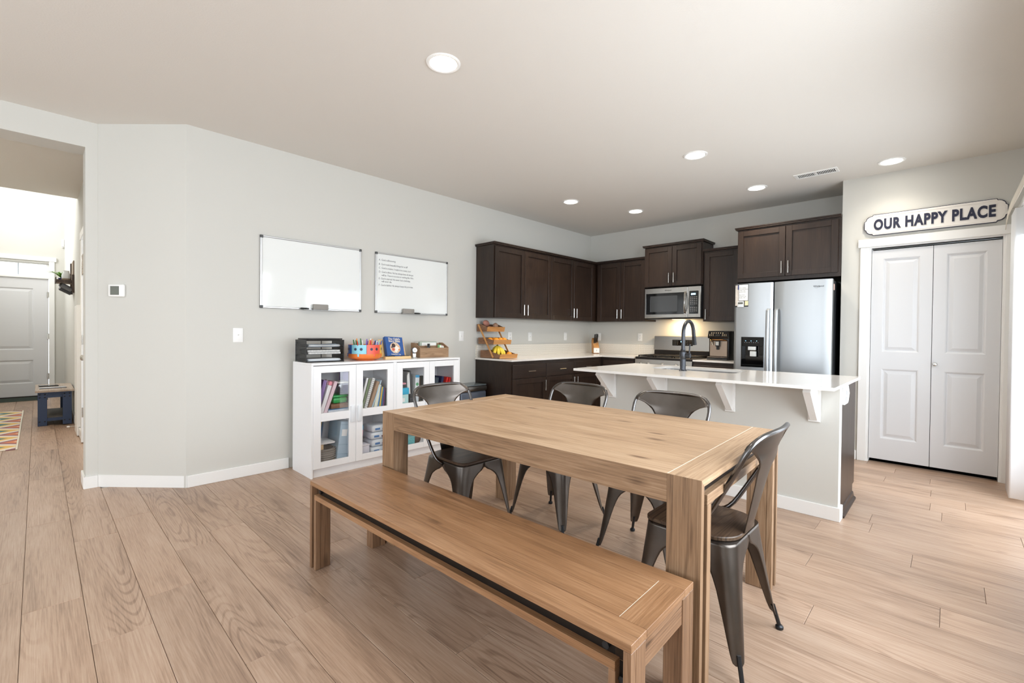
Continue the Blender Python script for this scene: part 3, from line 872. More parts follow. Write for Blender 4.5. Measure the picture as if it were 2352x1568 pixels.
cabinet('wall_cabinet', 'deep two-door espresso cabinet over the fridge', (5.535, 1.775, 0), -PI/2, .968, XK-5.535-.002, 1.80, 2.386,
        [(.006, .480, 1.838, 2.368, .452, 1.93), (.486, .945, 1.838, 2.368, .515, 1.93)], crown=(.018, 0, .03), group=UG)
BF = YW-.61
BZ1 = CT-.0205
cabinet('base_cabinet', 'espresso base cabinet with drawer beside the steel bin', (3.692, BF, 0), 0, .596, .60, 0, BZ1,
        [(.012, .593, .115, .672, .562, .575)], [(.012, .593, .680, .835)], toe=True, group=BG)
cabinet('base_cabinet', 'espresso base cabinet with drawer in the middle of the left-hand run', (4.289, BF, 0), 0, .578, .60, 0, BZ1,
        [(.003, .575, .115, .672, .543, .575)], [(.003, .575, .680, .835)], toe=True, group=BG)
cabinet('base_cabinet', 'espresso base cabinet with drawer nearest the kitchen corner', (4.868, BF, 0), 0, .640, .60, 0, BZ1,
        [(.003, .56, .115, .672, .036, .575)], [(.003, .56, .680, .835)], toe=True, group=BG)
BFX = XK-.61
cabinet('base_cabinet', 'espresso corner base cabinet left of the gas range', (BFX, YW-.002, 0), -PI/2, 1.13, .608, 0, BZ1,
        [(.66, 1.126, .115, .672, .69, .575)], [(.66, 1.126, .680, .835)], toe=True, group=BG)
cabinet('base_cabinet', 'narrow espresso base cabinet between range and fridge', (BFX, 2.256, 0), -PI/2, .48, .608, 0, BZ1,
        [(.003, .477, .115, .672, .036, .575)], [(.003, .477, .680, .835)], toe=True, group=BG)
# worktops
o = MB().prism([(3.672, YW-.013), (3.672, 3.538), (5.485, 3.538), (5.485, 3.036), (XK-.013, 3.036), (XK-.013, YW-.013)], 'Z', CT-.02, CT).build('kitchen_worktop', QUARTZ, smooth=False)
tag(o, 'L-shaped white quartz worktop along the two kitchen walls', 'countertop')
o = MB().box(5.485, XK-.013, 1.772, 2.254, CT-.02, CT, .002).build('kitchen_worktop', QUARTZ, smooth=False)
tag(o, 'short white quartz worktop under the coffee machine', 'countertop')

# ================================================================== ISLAND
I = thing('kitchen_island', 'white-painted kitchen island with brackets and dark cabinet end', 'kitchen island', (0, 0, 0))
IY0, IY1 = .518, 2.33
MB().box(3.604, 3.694, IY0, IY1, 0, CT-.0205).build('front_wall', PAINT, I, smooth=False)
MB().box(3.590, 3.604, IY0-.014, IY1, 0, BBH, .002).box(3.6042, 3.694, IY0-.014, IY0, 0, BBH, .002).build('baseboard', TRIM, I)
ce = MB().box(3.6945, 4.27, IY0+.012, 1.22, .105, CT-.0205).box(3.6945, 4.27, 2.0, IY1, .105, CT-.0205).box(3.6945, 4.27, 1.22, 2.0, .105, .66).box(4.245, 4.27, 1.22, 2.0, .66, CT-.0205).box(3.6945, 4.20, IY0+.012, IY1, 0, .105).build('cabinet_body', ESP['Z'], I, smooth=False)
MB().box(3.6945, 4.275, IY0+.001, IY0+.0118, .105, CT-.021).box(3.6945, 4.205, IY0+.001, IY0+.0118, 0, .105).build('end_panel', ESP['Z'], I, smooth=False)
MB().prism([(IY0+.001, 0), (IY0-.022, 0), (IY0-.022, .012), (IY0-.010, .022), (IY0-.006, .05), (IY0+.001, .055)], 'X', 3.6945, 4.205).build('shoe_moulding', ESP['X'], I, smooth=False)
for y in (.655, 1.19, 1.72, 2.20):
    br = MB().box(3.588, 3.6035, y-.036, y+.036, CT-.0205-.245, CT-.0205, .002).build('bracket', TRIM, I, smooth=False)
    zt = CT-.0205
    MB().prism([(3.588, zt), (3.372, zt), (3.350, zt-.028), (3.575, zt-.232), (3.588, zt-.232)], 'Y', y-.021, y+.021).build('gusset', TRIM, br, smooth=False)
cx0, cx1, cy0, cy1 = 3.262, 4.345, .497, 2.39
sx0, sx1, sy0, sy1 = 3.835, 4.225, 1.245, 1.975
inner = rrect(sx0, sx1, sy0, sy1, .075, 8)
outer = []
for p in inner:                       # matching points on the slab's rectangle
    dx, dy = p[0]-(sx0+sx1)/2, p[1]-(sy0+sy1)/2
    k = 1e9
    if dx > 1e-6: k = min(k, (cx1-(sx0+sx1)/2)/dx)
    if dx < -1e-6: k = min(k, (cx0-(sx0+sx1)/2)/dx)
    if dy > 1e-6: k = min(k, (cy1-(sy0+sy1)/2)/dy)
    if dy < -1e-6: k = min(k, (cy0-(sy0+sy1)/2)/dy)
    outer.append([(sx0+sx1)/2+dx*k, (sy0+sy1)/2+dy*k])
for cxx, cyy in ((cx0, cy0), (cx0, cy1), (cx1, cy0), (cx1, cy1)):
    j = min(range(len(outer)), key=lambda q: (outer[q][0]-cxx)**2+(outer[q][1]-cyy)**2)
    outer[j] = [cxx, cyy]
o = MB().ring(outer, inner, 'Z', CT-.02, CT).build('island_worktop', QUARTZ, smooth=False)
tag(o, 'white quartz island worktop overhanging the brackets, with sink cut-out', 'countertop')
# undermount sink: cut the cabinet body is not needed, the bowl hangs inside it
SINKM = steel_mat('sink_steel', rgb(206, 206, 206), .22, 'X')
def sinkb():
    b = MB()
    lv = [(0.0, CT-.0203), (0.0, CT-.10), (.008, CT-.185), (.03, CT-.205)]
    rings = []
    for ins, z in lv:
        rings.append([b.bm.verts.new((x, y, z)) for x, y in rrect(sx0-.004+ins, sx1+.004-ins, sy0-.004+ins, sy1+.004-ins, .075, 8)])
    for a, c in zip(rings, rings[1:]):
        for k in range(len(a)): b.bm.faces.new((a[k], a[(k+1) % len(a)], c[(k+1) % len(a)], c[k]))
    b.bm.faces.new(rings[-1]); return b
sk = thing('kitchen_sink', 'undermount steel sink set into the island worktop', 'sink', (0, 0, 0))
sinkb().build('bowl', SINKM, sk)
MB().lathe([(.04, 0), (.04, .003), (.03, .004), (.02, .001)], (4.03, 1.61, CT-.2055), 20).build('drain', CHROME, sk)

# ================================================================== GAS RANGE
K = thing('gas_range', 'stainless gas range with black grates under the microwave', 'stove', (5.49, 3.016, 0), -PI/2)
W = .756
MB().box(0, W, .02, .60, .09, .875).box(.03, W-.03, .06, .60, 0, .09).build('body', STEELH, K, smooth=False)
dr = MB().box(.012, W-.012, -.012, .0195, .20, .735, .004).build('oven_door', STEELH, K, smooth=False)
MB().box(.12, W-.12, -.0145, -.0122, .30, .60, .001).build('window', BLKG, dr, smooth=False)
MB().tube([(.07, -.012, .69), (.07, -.055, .69), (W-.07, -.055, .69), (W-.07, -.012, .69)], .010, 10).build('handle', STEELH, dr)
MB().box(.012, W-.012, -.008, .0195, .095, .19, .003).build('drawer', STEELH, K, smooth=False)
MB().prism([(-.018, .745), (.0195, .745), (.0195, .873), (-.004, .873)], 'X', 0, W).build('control_panel', STEELH, K, smooth=False)
for x in (.09, .19, .378, .566, .666):
    MB().lathe([(.022, 0), (.022, -.006), (.019, -.010), (.018, -.030), (.015, -.033), (.001, -.033)], (0, 0, 0), 18, 'Y').box(-.003, .003, -.036, -.008, -.017, .017).build('knob', CHROME, K, (x, -.013, .815))
MB().box(-.002, W+.002, -.006, .585, .876, .905, .006).build('cooktop', IRON, K, smooth=False)
for x0, x1 in ((.02, .25), (.258, .498), (.506, W-.02)):
    b = MB()
    for x in (x0+.012, (x0+x1)/2, x1-.012): b.box(x-.006, x+.006, .03, .51, .915, .928, .002)
    for y in (.036, .155, .27, .385, .504): b.box(x0+.006, x1-.006, y-.006, y+.006, .915, .928, .002)
    for x in (x0+.012, x1-.012):
        for y in (.036, .504): b.box(x-.006, x+.006, y-.006, y+.006, .9052, .916)
    b.build('grate', IRON, K, smooth=False)
for x in (.135, .378, .62):
    for y in (.15, .39):
        if x == .378 and y > .2: continue
        MB().lathe([(.045, .9052), (.045, .909), (.034, .910), (.034, .913), (.001, .9135)], (x, y, 0), 18).build('burner', BLKM, K)
bg = MB().box(0, W, .53, .60, .9055, .985, .004).build('backguard_base', IRON, K, smooth=False)
bg = MB().prism([(.545, .9855), (.605, .9855), (.605, 1.175), (.575, 1.178), (.560, 1.170)], 'X', -.012, W+.012).build('backguard', STEELH, K, smooth=False)
o = MB().box(.255, .535, .542, .5445, 1.050, 1.128, .002).build('display', BLKG, bg, smooth=False)
o.data.transform(Matrix.Translation((0, .003, 0)))
BLUEL = mat('blue_led', (.2, .6, 1, 1), .5, emit=3, ecol=(.25, .65, 1, 1))
MB().box(.375, .392, .5405, .5448, 1.095, 1.112).build('led', BLUEL, bg, smooth=False)
DIMT = mat('dim_print', rgb(150, 150, 150), .6)
b = MB()
for x in (.275, .30, .325, .44, .465, .49, .51):
    for z in (1.068, 1.088, 1.11): b.box(x, x+.010, .5405, .5448, z, z+.003)
b.build('markings', DIMT, bg, smooth=False)

# ================================================================== MICROWAVE
M = thing('microwave', 'stainless over-the-range microwave with black glass door', 'microwave', (5.722, 3.016, 0), -PI/2)
z0, z1 = 1.406, 1.812
MB().box(.003, W-.003, .022, .39, z0+.006, z1, .002).build('body', BLKM, M, smooth=False)
dr = MB().box(0, .588, 0, .0215, z0+.012, z1-.002, .004).build('door', STEELH, M, smooth=False)
MB().box(.022, .545, -.003, -.0002, z0+.058, z1-.070, .004).build('window', BLKG, dr, smooth=False)
MB().box(.085, .46, -.0042, -.0031, z0+.09, z1-.105, .002).build('window_screen', mat('dark_grey_screen', rgb(62, 64, 66), .12), dr, smooth=False)
hp = [(.562, -.002, z0+.075)]+[(.566+.006*math.sin(PI*t), -.022-.03*math.sin(PI*t), z0+.085+t*.24) for t in [k/8 for k in range(9)]]+[(.562, -.002, z0+.335)]
MB().tube(hp, .0135, 10).build('handle', STEELH, dr)
cp = MB().box(.591, W, 0, .0215, z0+.012, z1-.002, .004).build('control_panel', STEELH, M, smooth=False)
MB().box(.612, .728, -.003, -.0002, z0+.058, z1-.060, .004).build('keypad', BLKG, cp, smooth=False)
MB().box(.636, .692, -.0042, -.0031, z1-.110, z1-.090).build('clock_display', BLUEL, cp, smooth=False)
b = MB()
for r_ in range(9):
    for c in range(4):
        if r_ in (5,): continue
        b.box(.626+c*.024, .640+c*.024, -.0042, -.0031, z1-.140-r_*.022, z1-.134-r_*.022)
b.build('key_markings', DIMT, cp, smooth=False)
def flat_text(body, size, matx, parent, loc, rot, align='CENTER', offset=0, name='lettering', shear=0, spacing=1):
    me = text_mesh(body, size, align, .0003, offset, spacing, shear)
    return link(name, me, matx, parent, loc, rot)
flat_text('Whirlpool', .022, INK, dr, (.33, -.0006, z1-.042), (PI/2, 0, 0))
MB().box(.01, W-.01, .03, .385, z0-.004, z0+.0055, .001).build('base_grille', BLACK, M, smooth=False)
MB().box(.30, .45, .20, .26, z0-.006, z0-.0042).build('lamp_lens', mat('warm_lamp', (1, .8, .5, 1), .5, emit=5, ecol=(1, .75, .42, 1)), M, smooth=False)
area_light('cooktop_lamp', (5.95, 2.638, z0-.012), (.25, 0, -1), .15, .06, 3.2, (1, .70, .36))

# ================================================================== REFRIGERATOR
FR = thing('refrigerator', 'stainless side-by-side refrigerator with ice and water dispenser', 'refrigerator', (5.37, 1.752, 0), -PI/2)
FW = .905
FSIDE = mat('fridge_side_grey', rgb(58, 60, 64), .45, .3)
MB().box(.006, FW-.006, .075, .735, .03, 1.755, .004).build('body', FSIDE, FR, smooth=False)
MB().box(.02, FW-.02, .06, .2, 0, .029).build('kick_plate', BLACK, FR, smooth=False)
def fdoor(x0, x1, hole=None):
    b = MB()
    zz0, zz1 = .06, 1.763
    def sec(z0, z1, xa, xb):
        # front face bows out slightly, edges rounded
        n = 10; pts = []
        for k in range(n+1):
            u = k/n; x = x0+(x1-x0)*u
            e = min(u, 1-u)*(x1-x0)
            yv = -.012*math.sin(PI*u)+ (0 if e > .018 else (.018-e)*.7)
            pts.append((x, yv))
        pts = [p for p in pts if xa-1e-6 <= p[0] <= xb+1e-6] if (xa > x0 or xb < x1) else pts
        return pts
    if not hole:
        P = sec(0, 0, x0, x1)+[(x1, .07), (x0, .07)]
        b.prism(P, 'Z', zz0, zz1)
    else:
        ha, hb, hc, hd = hole
        def curve(u): 
            e = min(u, 1-u)*(x1-x0)
            return -.012*math.sin(PI*u)+(0 if e > .018 else (.018-e)*.7)
        def P(xa, xb):
            n = 8; p = []
            for k in range(n+1):
                x = xa+(xb-xa)*k/n; p.append((x, curve((x-x0)/(x1-x0))))
            return p+[(xb, .07), (xa, .07)]
        b.prism(P(x0, ha), 'Z', zz0, zz1); b.prism(P(hb, x1), 'Z', zz0, zz1)
        b.prism(P(ha, hb), 'Z', zz0, hc); b.prism(P(ha, hb), 'Z', hd, zz1)
    return b
hx0, hx1, hz0, hz1 = .083, .309, .858, 1.183
dl = fdoor(.002, .386, (hx0, hx1, hz0, hz1)).build('door', STEEL, FR, ang=50)
dR = fdoor(.398, FW-.002).build('door', STEEL, FR, ang=50)
ds = MB()
ds.box(hx0+.001, hx1-.001, .045, .06, hz0+.001, hz1-.001).box(hx0+.001, hx0+.012, -.014, .045, hz0+.001, hz1-.001).box(hx1-.012, hx1-.001, -.014, .045, hz0+.001, hz1-.001)
ds.box(hx0+.012, hx1-.012, -.014, .045, hz0+.001, hz0+.02).box(hx0+.012, hx1-.012, -.014, .045, hz1-.10, hz1-.001, .003)
o = ds.build('dispenser', BLKG, dl, smooth=False)
MB().box(.150, .232, -.010, .02, hz1-.145, hz1-.1005, .004).box(.165, .235, .0, .03, hz1-.215, hz1-.150, .006).build('dispenser_spout', CHROME, dl, smooth=False)
b = MB()
for k in range(3): b.box(.128+k*.055, .133+k*.055, -.0152, -.0142, hz1-.045, hz1-.040)
b.build('dispenser_light', BLUEL, dl, smooth=False)
b = MB()
for k in range(7): b.box(.118+k*.022, .126+k*.022, -.0152, -.0142, hz1-.062, hz1-.058)
b.build('dispenser_marking', DIMT, dl, smooth=False)
for par, x in ((dl, .352), (dR, .428)):
    hh = [(x, -.006, .34), (x, -.045, .36)]+[(x, -.05-.012*math.sin(PI*k/6), .40+k*.172) for k in range(7)]+[(x, -.045, 1.465), (x, -.006, 1.485)]
    b = MB()
    rings = []
    for p in hh:
        rings.append([b.bm.verts.new((p[0]+dx, p[1]+dy, p[2])) for dx, dy in ((-.017, .008), (-.017, -.006), (-.010, -.011), (.010, -.011), (.017, -.006), (.017, .008))])
    for a, c in zip(rings, rings[1:]):
        for k in range(6): b.bm.faces.new((a[k], a[(k+1) % 6], c[(k+1) % 6], c[k]))
    b.bm.faces.new(rings[0]); b.bm.faces.new(rings[-1][::-1])
    b.build('handle', STEEL, par, ang=50)
me = text_mesh('Whirlpool', .0215, 'CENTER', .0003, .0002)
link('logo', me, INK, dR, (.792, -.0088, 1.688), (PI/2, 0, R(3.2)))
MB().tube([(.775+.02*math.cos(t), -.0098, 1.690+.010*math.sin(t)) for t in [R(200+k*20) for k in range(12)]], .0008, 6).build('logo_ring', INK, dR)
MB().box(FW-.0062, FW-.0052, .09, .15, 1.66, 1.72).build('warning_sticker', mat('red_white_sticker', rgb(235, 200, 190), .6), FR, smooth=False)
# memo board and timer held to the door by magnets
nb = thing('memo_board', 'magnetic memo board with handwritten notes stuck on the fridge door', 'memo board', (5.37, 1.752, 0), -PI/2)
MB().box(.012, .152, -.0135, -.0085, 1.512, 1.758, .003).build('backing', BLACK, nb, smooth=False)
MB().box(.018, .050, -.0146, -.0136, 1.525, 1.750).build('strip', mat('floral_strip', rgb(214, 206, 196), .7, var=.3, vscale=90), nb, smooth=False)
MB().box(.054, .147, -.0146, -.0136, 1.58, 1.752).build('note_sheet', PAPER, nb, smooth=False)
for k, tx in enumerate(('lime, cookies,', 'all marshmallows', 'coffee, cups', 'tea for mom', '', 'baby food', 'cinnamon tea', 'butter, milk')):
    if tx: flat_text(tx, .013, INK, nb, (.058, -.0147, 1.715-k*.0155), (PI/2, 0, 0), 'LEFT', name='writing')
MB().cyl((.048, -.019, 1.70), (.048, -.019, 1.75), .004, n=8).build('pen', mat('navy_plastic', rgb(40, 55, 120), .4), nb)
MB().box(.116, .150, -.0152, -.0136, 1.525, 1.575).build('tag_card', mat('cream_card', rgb(228, 222, 180), .7, var=.2, vscale=80), nb, smooth=False)
tm = thing('kitchen_timer', 'small white digital kitchen timer below the notes on the fridge', 'timer', (5.37, 1.752, 0), -PI/2)
MB().box(.042, .108, -.028, -.0155, 1.508, 1.572, .004, 2).build('case', WHITE, tm)
MB().box(.049, .101, -.0288, -.0278, 1.540, 1.563).build('screen', mat('lcd_grey', rgb(96, 98, 92), .3), tm, smooth=False)
b = MB()
for k in range(3): b.box(.053+k*.017, .063+k*.017, -.029, -.0275, 1.520, 1.526, .001)
b.build('button', mat('pale_blue_plastic', rgb(170, 200, 225), .4), tm)

# ================================================================== COFFEE MACHINE
CM = thing('coffee_machine', 'black and bronze bean-to-cup coffee machine by the fridge', 'coffee machine', (5.70, 2.165, CT), -PI/2)
BRONZE = mat('bronze_panel', rgb(168, 150, 134), .28, .85)
MB().box(.002, .243, .05, .36, .0, .335, .012, 2).build('body', BLACK, CM)
MB().box(.004, .241, .0, .062, .018, .032, .004).box(.0, .245, -.012, .062, 0, .0175, .004).build('drip_tray', BLACK, CM)
MB().box(.006, .238, -.010, .02, .0325, .037, .001).build('drip_grate', BRONZE, CM)
MB().box(.018, .228, .034, .0505, .04, .235, .006).build('front_panel', BRONZE, CM)
MB().prism([(.012, .262), (.0498, .262), (.0498, .345), (.034, .352), (.008, .280)], 'X', .004, .241).build('control_panel', BLKG, CM, smooth=False)
MB().tube([(.03, .028, .240), (.06, .004, .246), (.185, .004, .246), (.216, .028, .240)], .006, 8).build('trim_arc', mat('copper_trim', rgb(196, 140, 84), .25, 1), CM)
MB().box(.095, .148, -.004, .0335, .165, .232, .006).box(.108, .135, .002, .0335, .125, .165, .004).build('spout', BLACK, CM)
MB().box(.103, .140, -.006, -.0042, .178, .222).build('spout_trim', CHROME, CM, smooth=False)
MB().cyl((.055, .03, .185), (.055, .005, .222), .013, n=12).build('milk_spout', CHROME, CM)
b = MB()
for k in range(6):
    b.box(.045+k*.026, .055+k*.026, .0105, .0125, .322, .332)
for x in (.025, .045, .065, .175, .195, .215):
    for z in (.292, .306): b.box(x, x+.007, .006, .009, z, z+.007)
b.build('button', mat('cream_print', rgb(225, 205, 170), .5), CM, smooth=False)
MB().box(.095, .150, .0055, .0085, .288, .312).build('screen', mat('dark_screen', rgb(44, 42, 40), .1), CM, smooth=False)
MB().box(.04, .24, .16, .35, .3355, .352, .006).build('hopper_lid', BLACK, CM)

# ================================================================== FAUCET
FA = thing('kitchen_faucet', 'dark gunmetal pull-down faucet standing on the island', 'faucet', (3.775, 1.632, CT))
GM = mat('dark_gunmetal', rgb(74, 76, 80), .32, 1)
MB().lathe([(.030, 0), (.030, .004), (.026, .008), (.023, .010), (.023, .098), (.026, .102), (.028, .130), (.026, .158), (.021, .164), (.018, .185)], (0, 0, 0), 24).build('base', GM, FA)
pts = [(0, 0, .18), (0, 0, .30)]+[(.105-.105*math.cos(R(a)), 0, .315+.105*math.sin(R(a))) for a in range(0, 166, 11)]
l = Vector(pts[-1]); pts.append((l.x+.012, 0, l.z-.05))
MB().tube(pts, .0155, 14).build('neck', GM, FA)
MB().tube([pts[-1], (l.x+.030, 0, l.z-.125)], [.0165, .0185], 14).build('spray_head', BLKM, FA)
MB().cyl((0, -.02, .130), (.0, -.062, .130), .019, n=16).build('lever_hub', GM, FA)
MB().cyl((0, -.052, .145), (0, -.058, .225), .006, .005, 10).build('lever', GM, FA)

# ================================================================== SMALL KITCHEN THINGS
PINE = {a: wood('light_acacia_'+a, rgb(150, 96, 48), rgb(196, 140, 82), rgb(222, 172, 110), a, .5, 2, .1, .08, .12) for a in 'XYZ'}
WALN = {a: wood('walnut_'+a, rgb(84, 56, 40), rgb(128, 92, 66), rgb(158, 120, 90), a, .5, 2, .1, .08, .12) for a in 'XYZ'}
KB = thing('knife_block', 'pale wooden knife block with a white front in the worktop corner', 'knife block', (5.93, 3.935, CT), R(-42))
MB().prism([(-.065, .004), (.05, .004), (.085, .20), (.045, .235), (-.035, .13), (-.065, .10)], 'X', -.042, .042).build('block', PINE['Z'], KB, smooth=False)
MB().box(-.044, .044, -.075, -.0655, .012, .085, .002).build('front_plate', WHITE, KB)
flat_text('7', .03, INK, KB, (0, -.0757, .036), (PI/2, 0, 0))
for sx in (-.03, .03): MB().box(sx-.008, sx+.008, -.05, .04, 0, .004).build('foot', BLACK, KB, smooth=False)
for k, (x, t, L, dz) in enumerate(((-.026, .2, .115, 0), (-.004, .25, .12, .01), (.02, .3, .125, .0), (-.016, .58, .10, 0), (.006, .62, .10, 0), (.026, .6, .105, -.01))):
    p = Vector((x, -.035+.08*t, .13+.105*t))
    p = Vector((x, -.035*(1-t)+.045*t, .130*(1-t)+.235*t))
    kn = thing('kitchen_knife', 'black-handled knife standing in the knife block', 'knife', (5.93, 3.935, CT), R(-42), 'knives in the knife block')
    d = Vector((0, -.36, .93)).normalized()
    b = MB(); s0 = p+d*.010
    q = [s0+d*(L*u) for u in (0, .25, .55, .85, 1)]
    b.tube(q, [.007, .0085, .0075, .009, .006], 8).build('handle', BLACK, kn)
    MB().cyl(p+d*.001, s0, .0072, n=8).build('bolster', CHROME, kn)

# tiered fruit stand
FS = thing('fruit_stand', 'three-tier wooden fruit stand on the end of the worktop', 'fruit stand', (3.70, 0, 0))
tiers = ((3.757, 4.09, .9, .044, .088), (3.862, 4.125, 1.062, .048, .078), (3.975, 4.155, 1.213, .052, .088))
tw = .285
for y0, y1, z, hf, hb in tiers:
    ti = MB().box(.006, tw-.006, y0, y1, z, z+.007).build('tier', WALN['X'], FS, smooth=False)
    prof = [(y0, z+.0), (y1, z+.0), (y1, z+hb), (y1-(y1-y0)*.42, z+hb), (y0, z+hf)]
    for x in (0, tw-.0055): MB().prism(prof, 'X', x, x+.0055).build('side_board', WALN['Y'], ti, smooth=False)
    MB().obox((tw/2, y0-.006, z+hf/2+.003), tw+.004, .009, hf+.006, (R(14), 0, 0), .001).build('front_board', PINE['X'], ti, smooth=False)
    MB().box(.006, tw-.006, y1-.007, y1, z+.0072, z+hb).build('back_board', WALN['X'], ti, smooth=False)
for x in (-.010, tw+.0005):
    b = MB(); P0, P1 = Vector((x, 3.862, .906)), Vector((x, 4.125, 1.298))
    d = (P1-P0); L = d.length; ang = math.atan2(d.z, d.y)
    b.obox((x+.005, (P0.y+P1.y)/2, (P0.z+P1.z)/2), .009, L, .024, (ang, 0, 0), .004, 2).build('upright', PINE['Y'], FS)
POT = mat('potato_skin', rgb(176, 136, 110), .8, var=.25, vscale=40, bump=.3, bscale=80)
POTR = mat('sweet_potato_skin', rgb(178, 122, 104), .75, var=.25, vscale=40, bump=.3, bscale=80)
ORG = mat('orange_peel', rgb(246, 158, 42), .45, bump=.25, bscale=260)
BAN = mat('banana_peel', rgb(240, 212, 70), .5, var=.12, vscale=30)
BANT = mat('banana_tip', rgb(120, 106, 50), .7)
from mathutils import Euler
def potato(label, c, r3, rot, m):
    b = MB(); b.ball((0, 0, 0), *r3, 16, 10)
    for v in b.bm.verts:
        n = math.sin(v.co.x*70+1)*math.cos(v.co.y*60)+math.sin(v.co.z*80+v.co.x*30)
        v.co *= 1+.06*n
    o = b.build('potato', m, None, c, rot); tag(o, label, 'vegetable', 'potatoes in the fruit stand')
z3 = 1.220
potato('largest pinkish sweet potato heaped in the top tier of the fruit stand', (3.775, 4.075, z3+.092), (.062, .032, .036), (0, .2, .3), POTR)
potato('small knobbly pink sweet potato under the largest one in the top tier', (3.80, 4.035, z3+.030), (.050, .026, .0275), (0, 0, .2), POTR)
potato('tan potato standing alone toward the free end of the top tier', (3.905, 4.05, z3+.052), (.036, .034, .049), (.2, .1, 0), POT)
potato('brown potato lying at the wall end of the top tier', (3.74, 4.11, z3+.031), (.028, .03, .03), (0, 0, .5), POT)
z2 = 1.069
for k, (x, y) in enumerate(((3.80, 3.92), (3.875, 3.925), (3.94, 3.93), (3.765, 3.99), (3.84, 4.0))):
    o = MB().ball((0, 0, 0), .037, .037, .036, 18, 12).build('orange', None, None, (x, y, z2+.0365), (k, .4*k, 0))
    o.data.materials.append(ORG); MB().lathe([(.003, 0), (.003, .004), (.001, .005)], (0, 0, .0345), 8).build('stem', BANT, o)
    tag(o, 'round orange lying in the middle tier of the fruit stand', 'orange', 'oranges in the fruit stand')
bn = thing('banana_bunch', 'bunch of yellow bananas heaped in the bottom tier', 'bananas', (3.83, 3.93, .962))
for k, a in enumerate((-70, -35, 0, 30, 62, 165)):
    b = MB(); pts = []; rs = []
    ca, sa = math.cos(R(a-90)), math.sin(R(a-90))
    for i in range(11):
        u = i/10
        out = .012+.075*math.sin(u*PI*.62); z = .075-.133*u+.012*u*u
        if a == 165: out = .012+.12*u; z = .075-.045*u-.02*u*u
        pts.append((ca*out, sa*out, z)); rs.append(.006+.0135*math.sin(PI*min(1, u*1.0+.06))**.7 if u < .97 else .006)
    b.tube(pts, rs, 8).build('banana', BAN, bn)
MB().lathe([(.006, .062), (.013, .068), (.012, .088), (.008, .095)], (0, 0, 0), 10).build('crown', BANT, bn)
o = MB().ball((0, 0, 0), .034, .034, .033, 16, 10).build('orange', ORG, None, (3.93, 3.83, .9075+.0335)); tag(o, 'orange lying beside the bananas in the bottom tier', 'orange', 'oranges in the fruit stand')

# step bin
TB = thing('pedal_bin', 'rectangular steel pedal bin beside the base cabinets', 'bin', (3.46, 4.03, 0))
BIN = mat('dark_bin_body', rgb(96, 104, 118), .4, .4)
MB().box(-.20, .19, -.11, .12, .012, .525, .02, 3).build('body', BIN, TB)
MB().box(-.205, .195, -.116, .124, .526, .585, .012, 2).build('rim', steel_mat('bin_steel', rgb(150, 146, 140), .3, 'X'), TB)
MB().box(-.20, .19, -.112, .12, .586, .602, .007, 2).build('lid', mat('bin_lid', rgb(128, 138, 142), .25, .5), TB)
MB().box(-.19, .18, -.1, .11, 0, .0115).build('base', BLACK, TB, smooth=False)
MB().box(-.22, -.19, -.135, -.1165, .53, .56, .003).build('catch', CHROME, TB, smooth=False)
MB().box(-.06, .05, -.155, -.1, .02, .032, .003).build('pedal', CHROME, TB, smooth=False)

# plug-in unit on the island's end panel
PU = thing('plug_in_unit', 'white rounded plastic unit on the dark end panel of the island', 'plastic unit', (3.80, .518, .812))
MB().prism([(-.105, -.062), (-.102, .058), (-.09, .064), (.02, .064), (.045, .05), (.09, .0), (.05, -.05), (.025, -.062)], 'Y', -.014, 0).build('case', WHITE, PU, smooth=False)
b = MB()
for k, (x, z, h) in enumerate(((-.06, -.045, .035), (-.03, -.045, .03), (-.05, 0, .03), (-.015, -.01, .03))): b.box(x, x+.012, -.0152, -.0141, z, z+h)
b.build('print', DIMT, PU, smooth=False)

# outlets and switches
def plate(kind, label, loc, rz, cat='outlet', group='wall plates'):
    t = thing('light_switch' if cat == 'switch' else 'wall_outlet', label, cat, loc, rz, group)
    MB().box(-.036, .036, -.006, 0, -.058, .058, .003, 2).build('plate', WHITE, t)
    if kind == 'duplex':
        b = MB()
        for z in (-.021, .021): b.box(-.016, .016, -.0085, -.0062, z-.014, z+.014, .004)
        b.build('receptacle', WHITE, t)
        b = MB()
        for z in (-.021, .021):
            for x in (-.007, .005): b.box(x, x+.002, -.0092, -.0084, z-.001, z+.007)
            b.cyl((0, -.0084, z-.008), (0, -.0092, z-.008), .002, n=8)
        b.build('slot', BLACK, t, smooth=False)
    elif kind == 'toggle':
        MB().box(-.005, .005, -.008, -.0062, -.012, .012).build('bezel', WHITE, t, smooth=False)
        MB().obox((0, -.012, .004), .008, .014, .007, (R(-25), 0, 0), .001).build('toggle', WHITE, t)
    else:
        MB().box(-.016, .016, -.0085, -.0062, -.033, .033, .002).build('rocker', WHITE, t)
        MB().cyl((0, -.0084, .0), (0, -.0095, .0), .003, n=10).build('indicator', BLACK, t, smooth=False)
    return t
plate('toggle', 'white light switch on the long wall between corner and whiteboard', (1.128, YW, 1.16), 0, 'switch')
plate('rocker', 'white wall plate between the written whiteboard and the wall cabinets', (3.47, YW, 1.156), 0, 'switch')
plate('duplex', 'white outlet half hidden behind the tiered fruit stand', (4.293, YW, 1.15), 0)
plate('rocker', 'white wall plate with dark dot under the first pair of wall cabinet doors', (4.687, YW, 1.15), 0, 'switch')
plate('duplex', 'white outlet on the left kitchen wall near the corner', (5.485, YW, 1.155), 0)
plate('rocker', 'white switch plate behind the knives in the kitchen corner', (XK, 3.995, 1.15), -PI/2, 'switch')
plate('duplex', 'white outlet on the back wall left of the range', (XK, 3.29, 1.155), -PI/2)
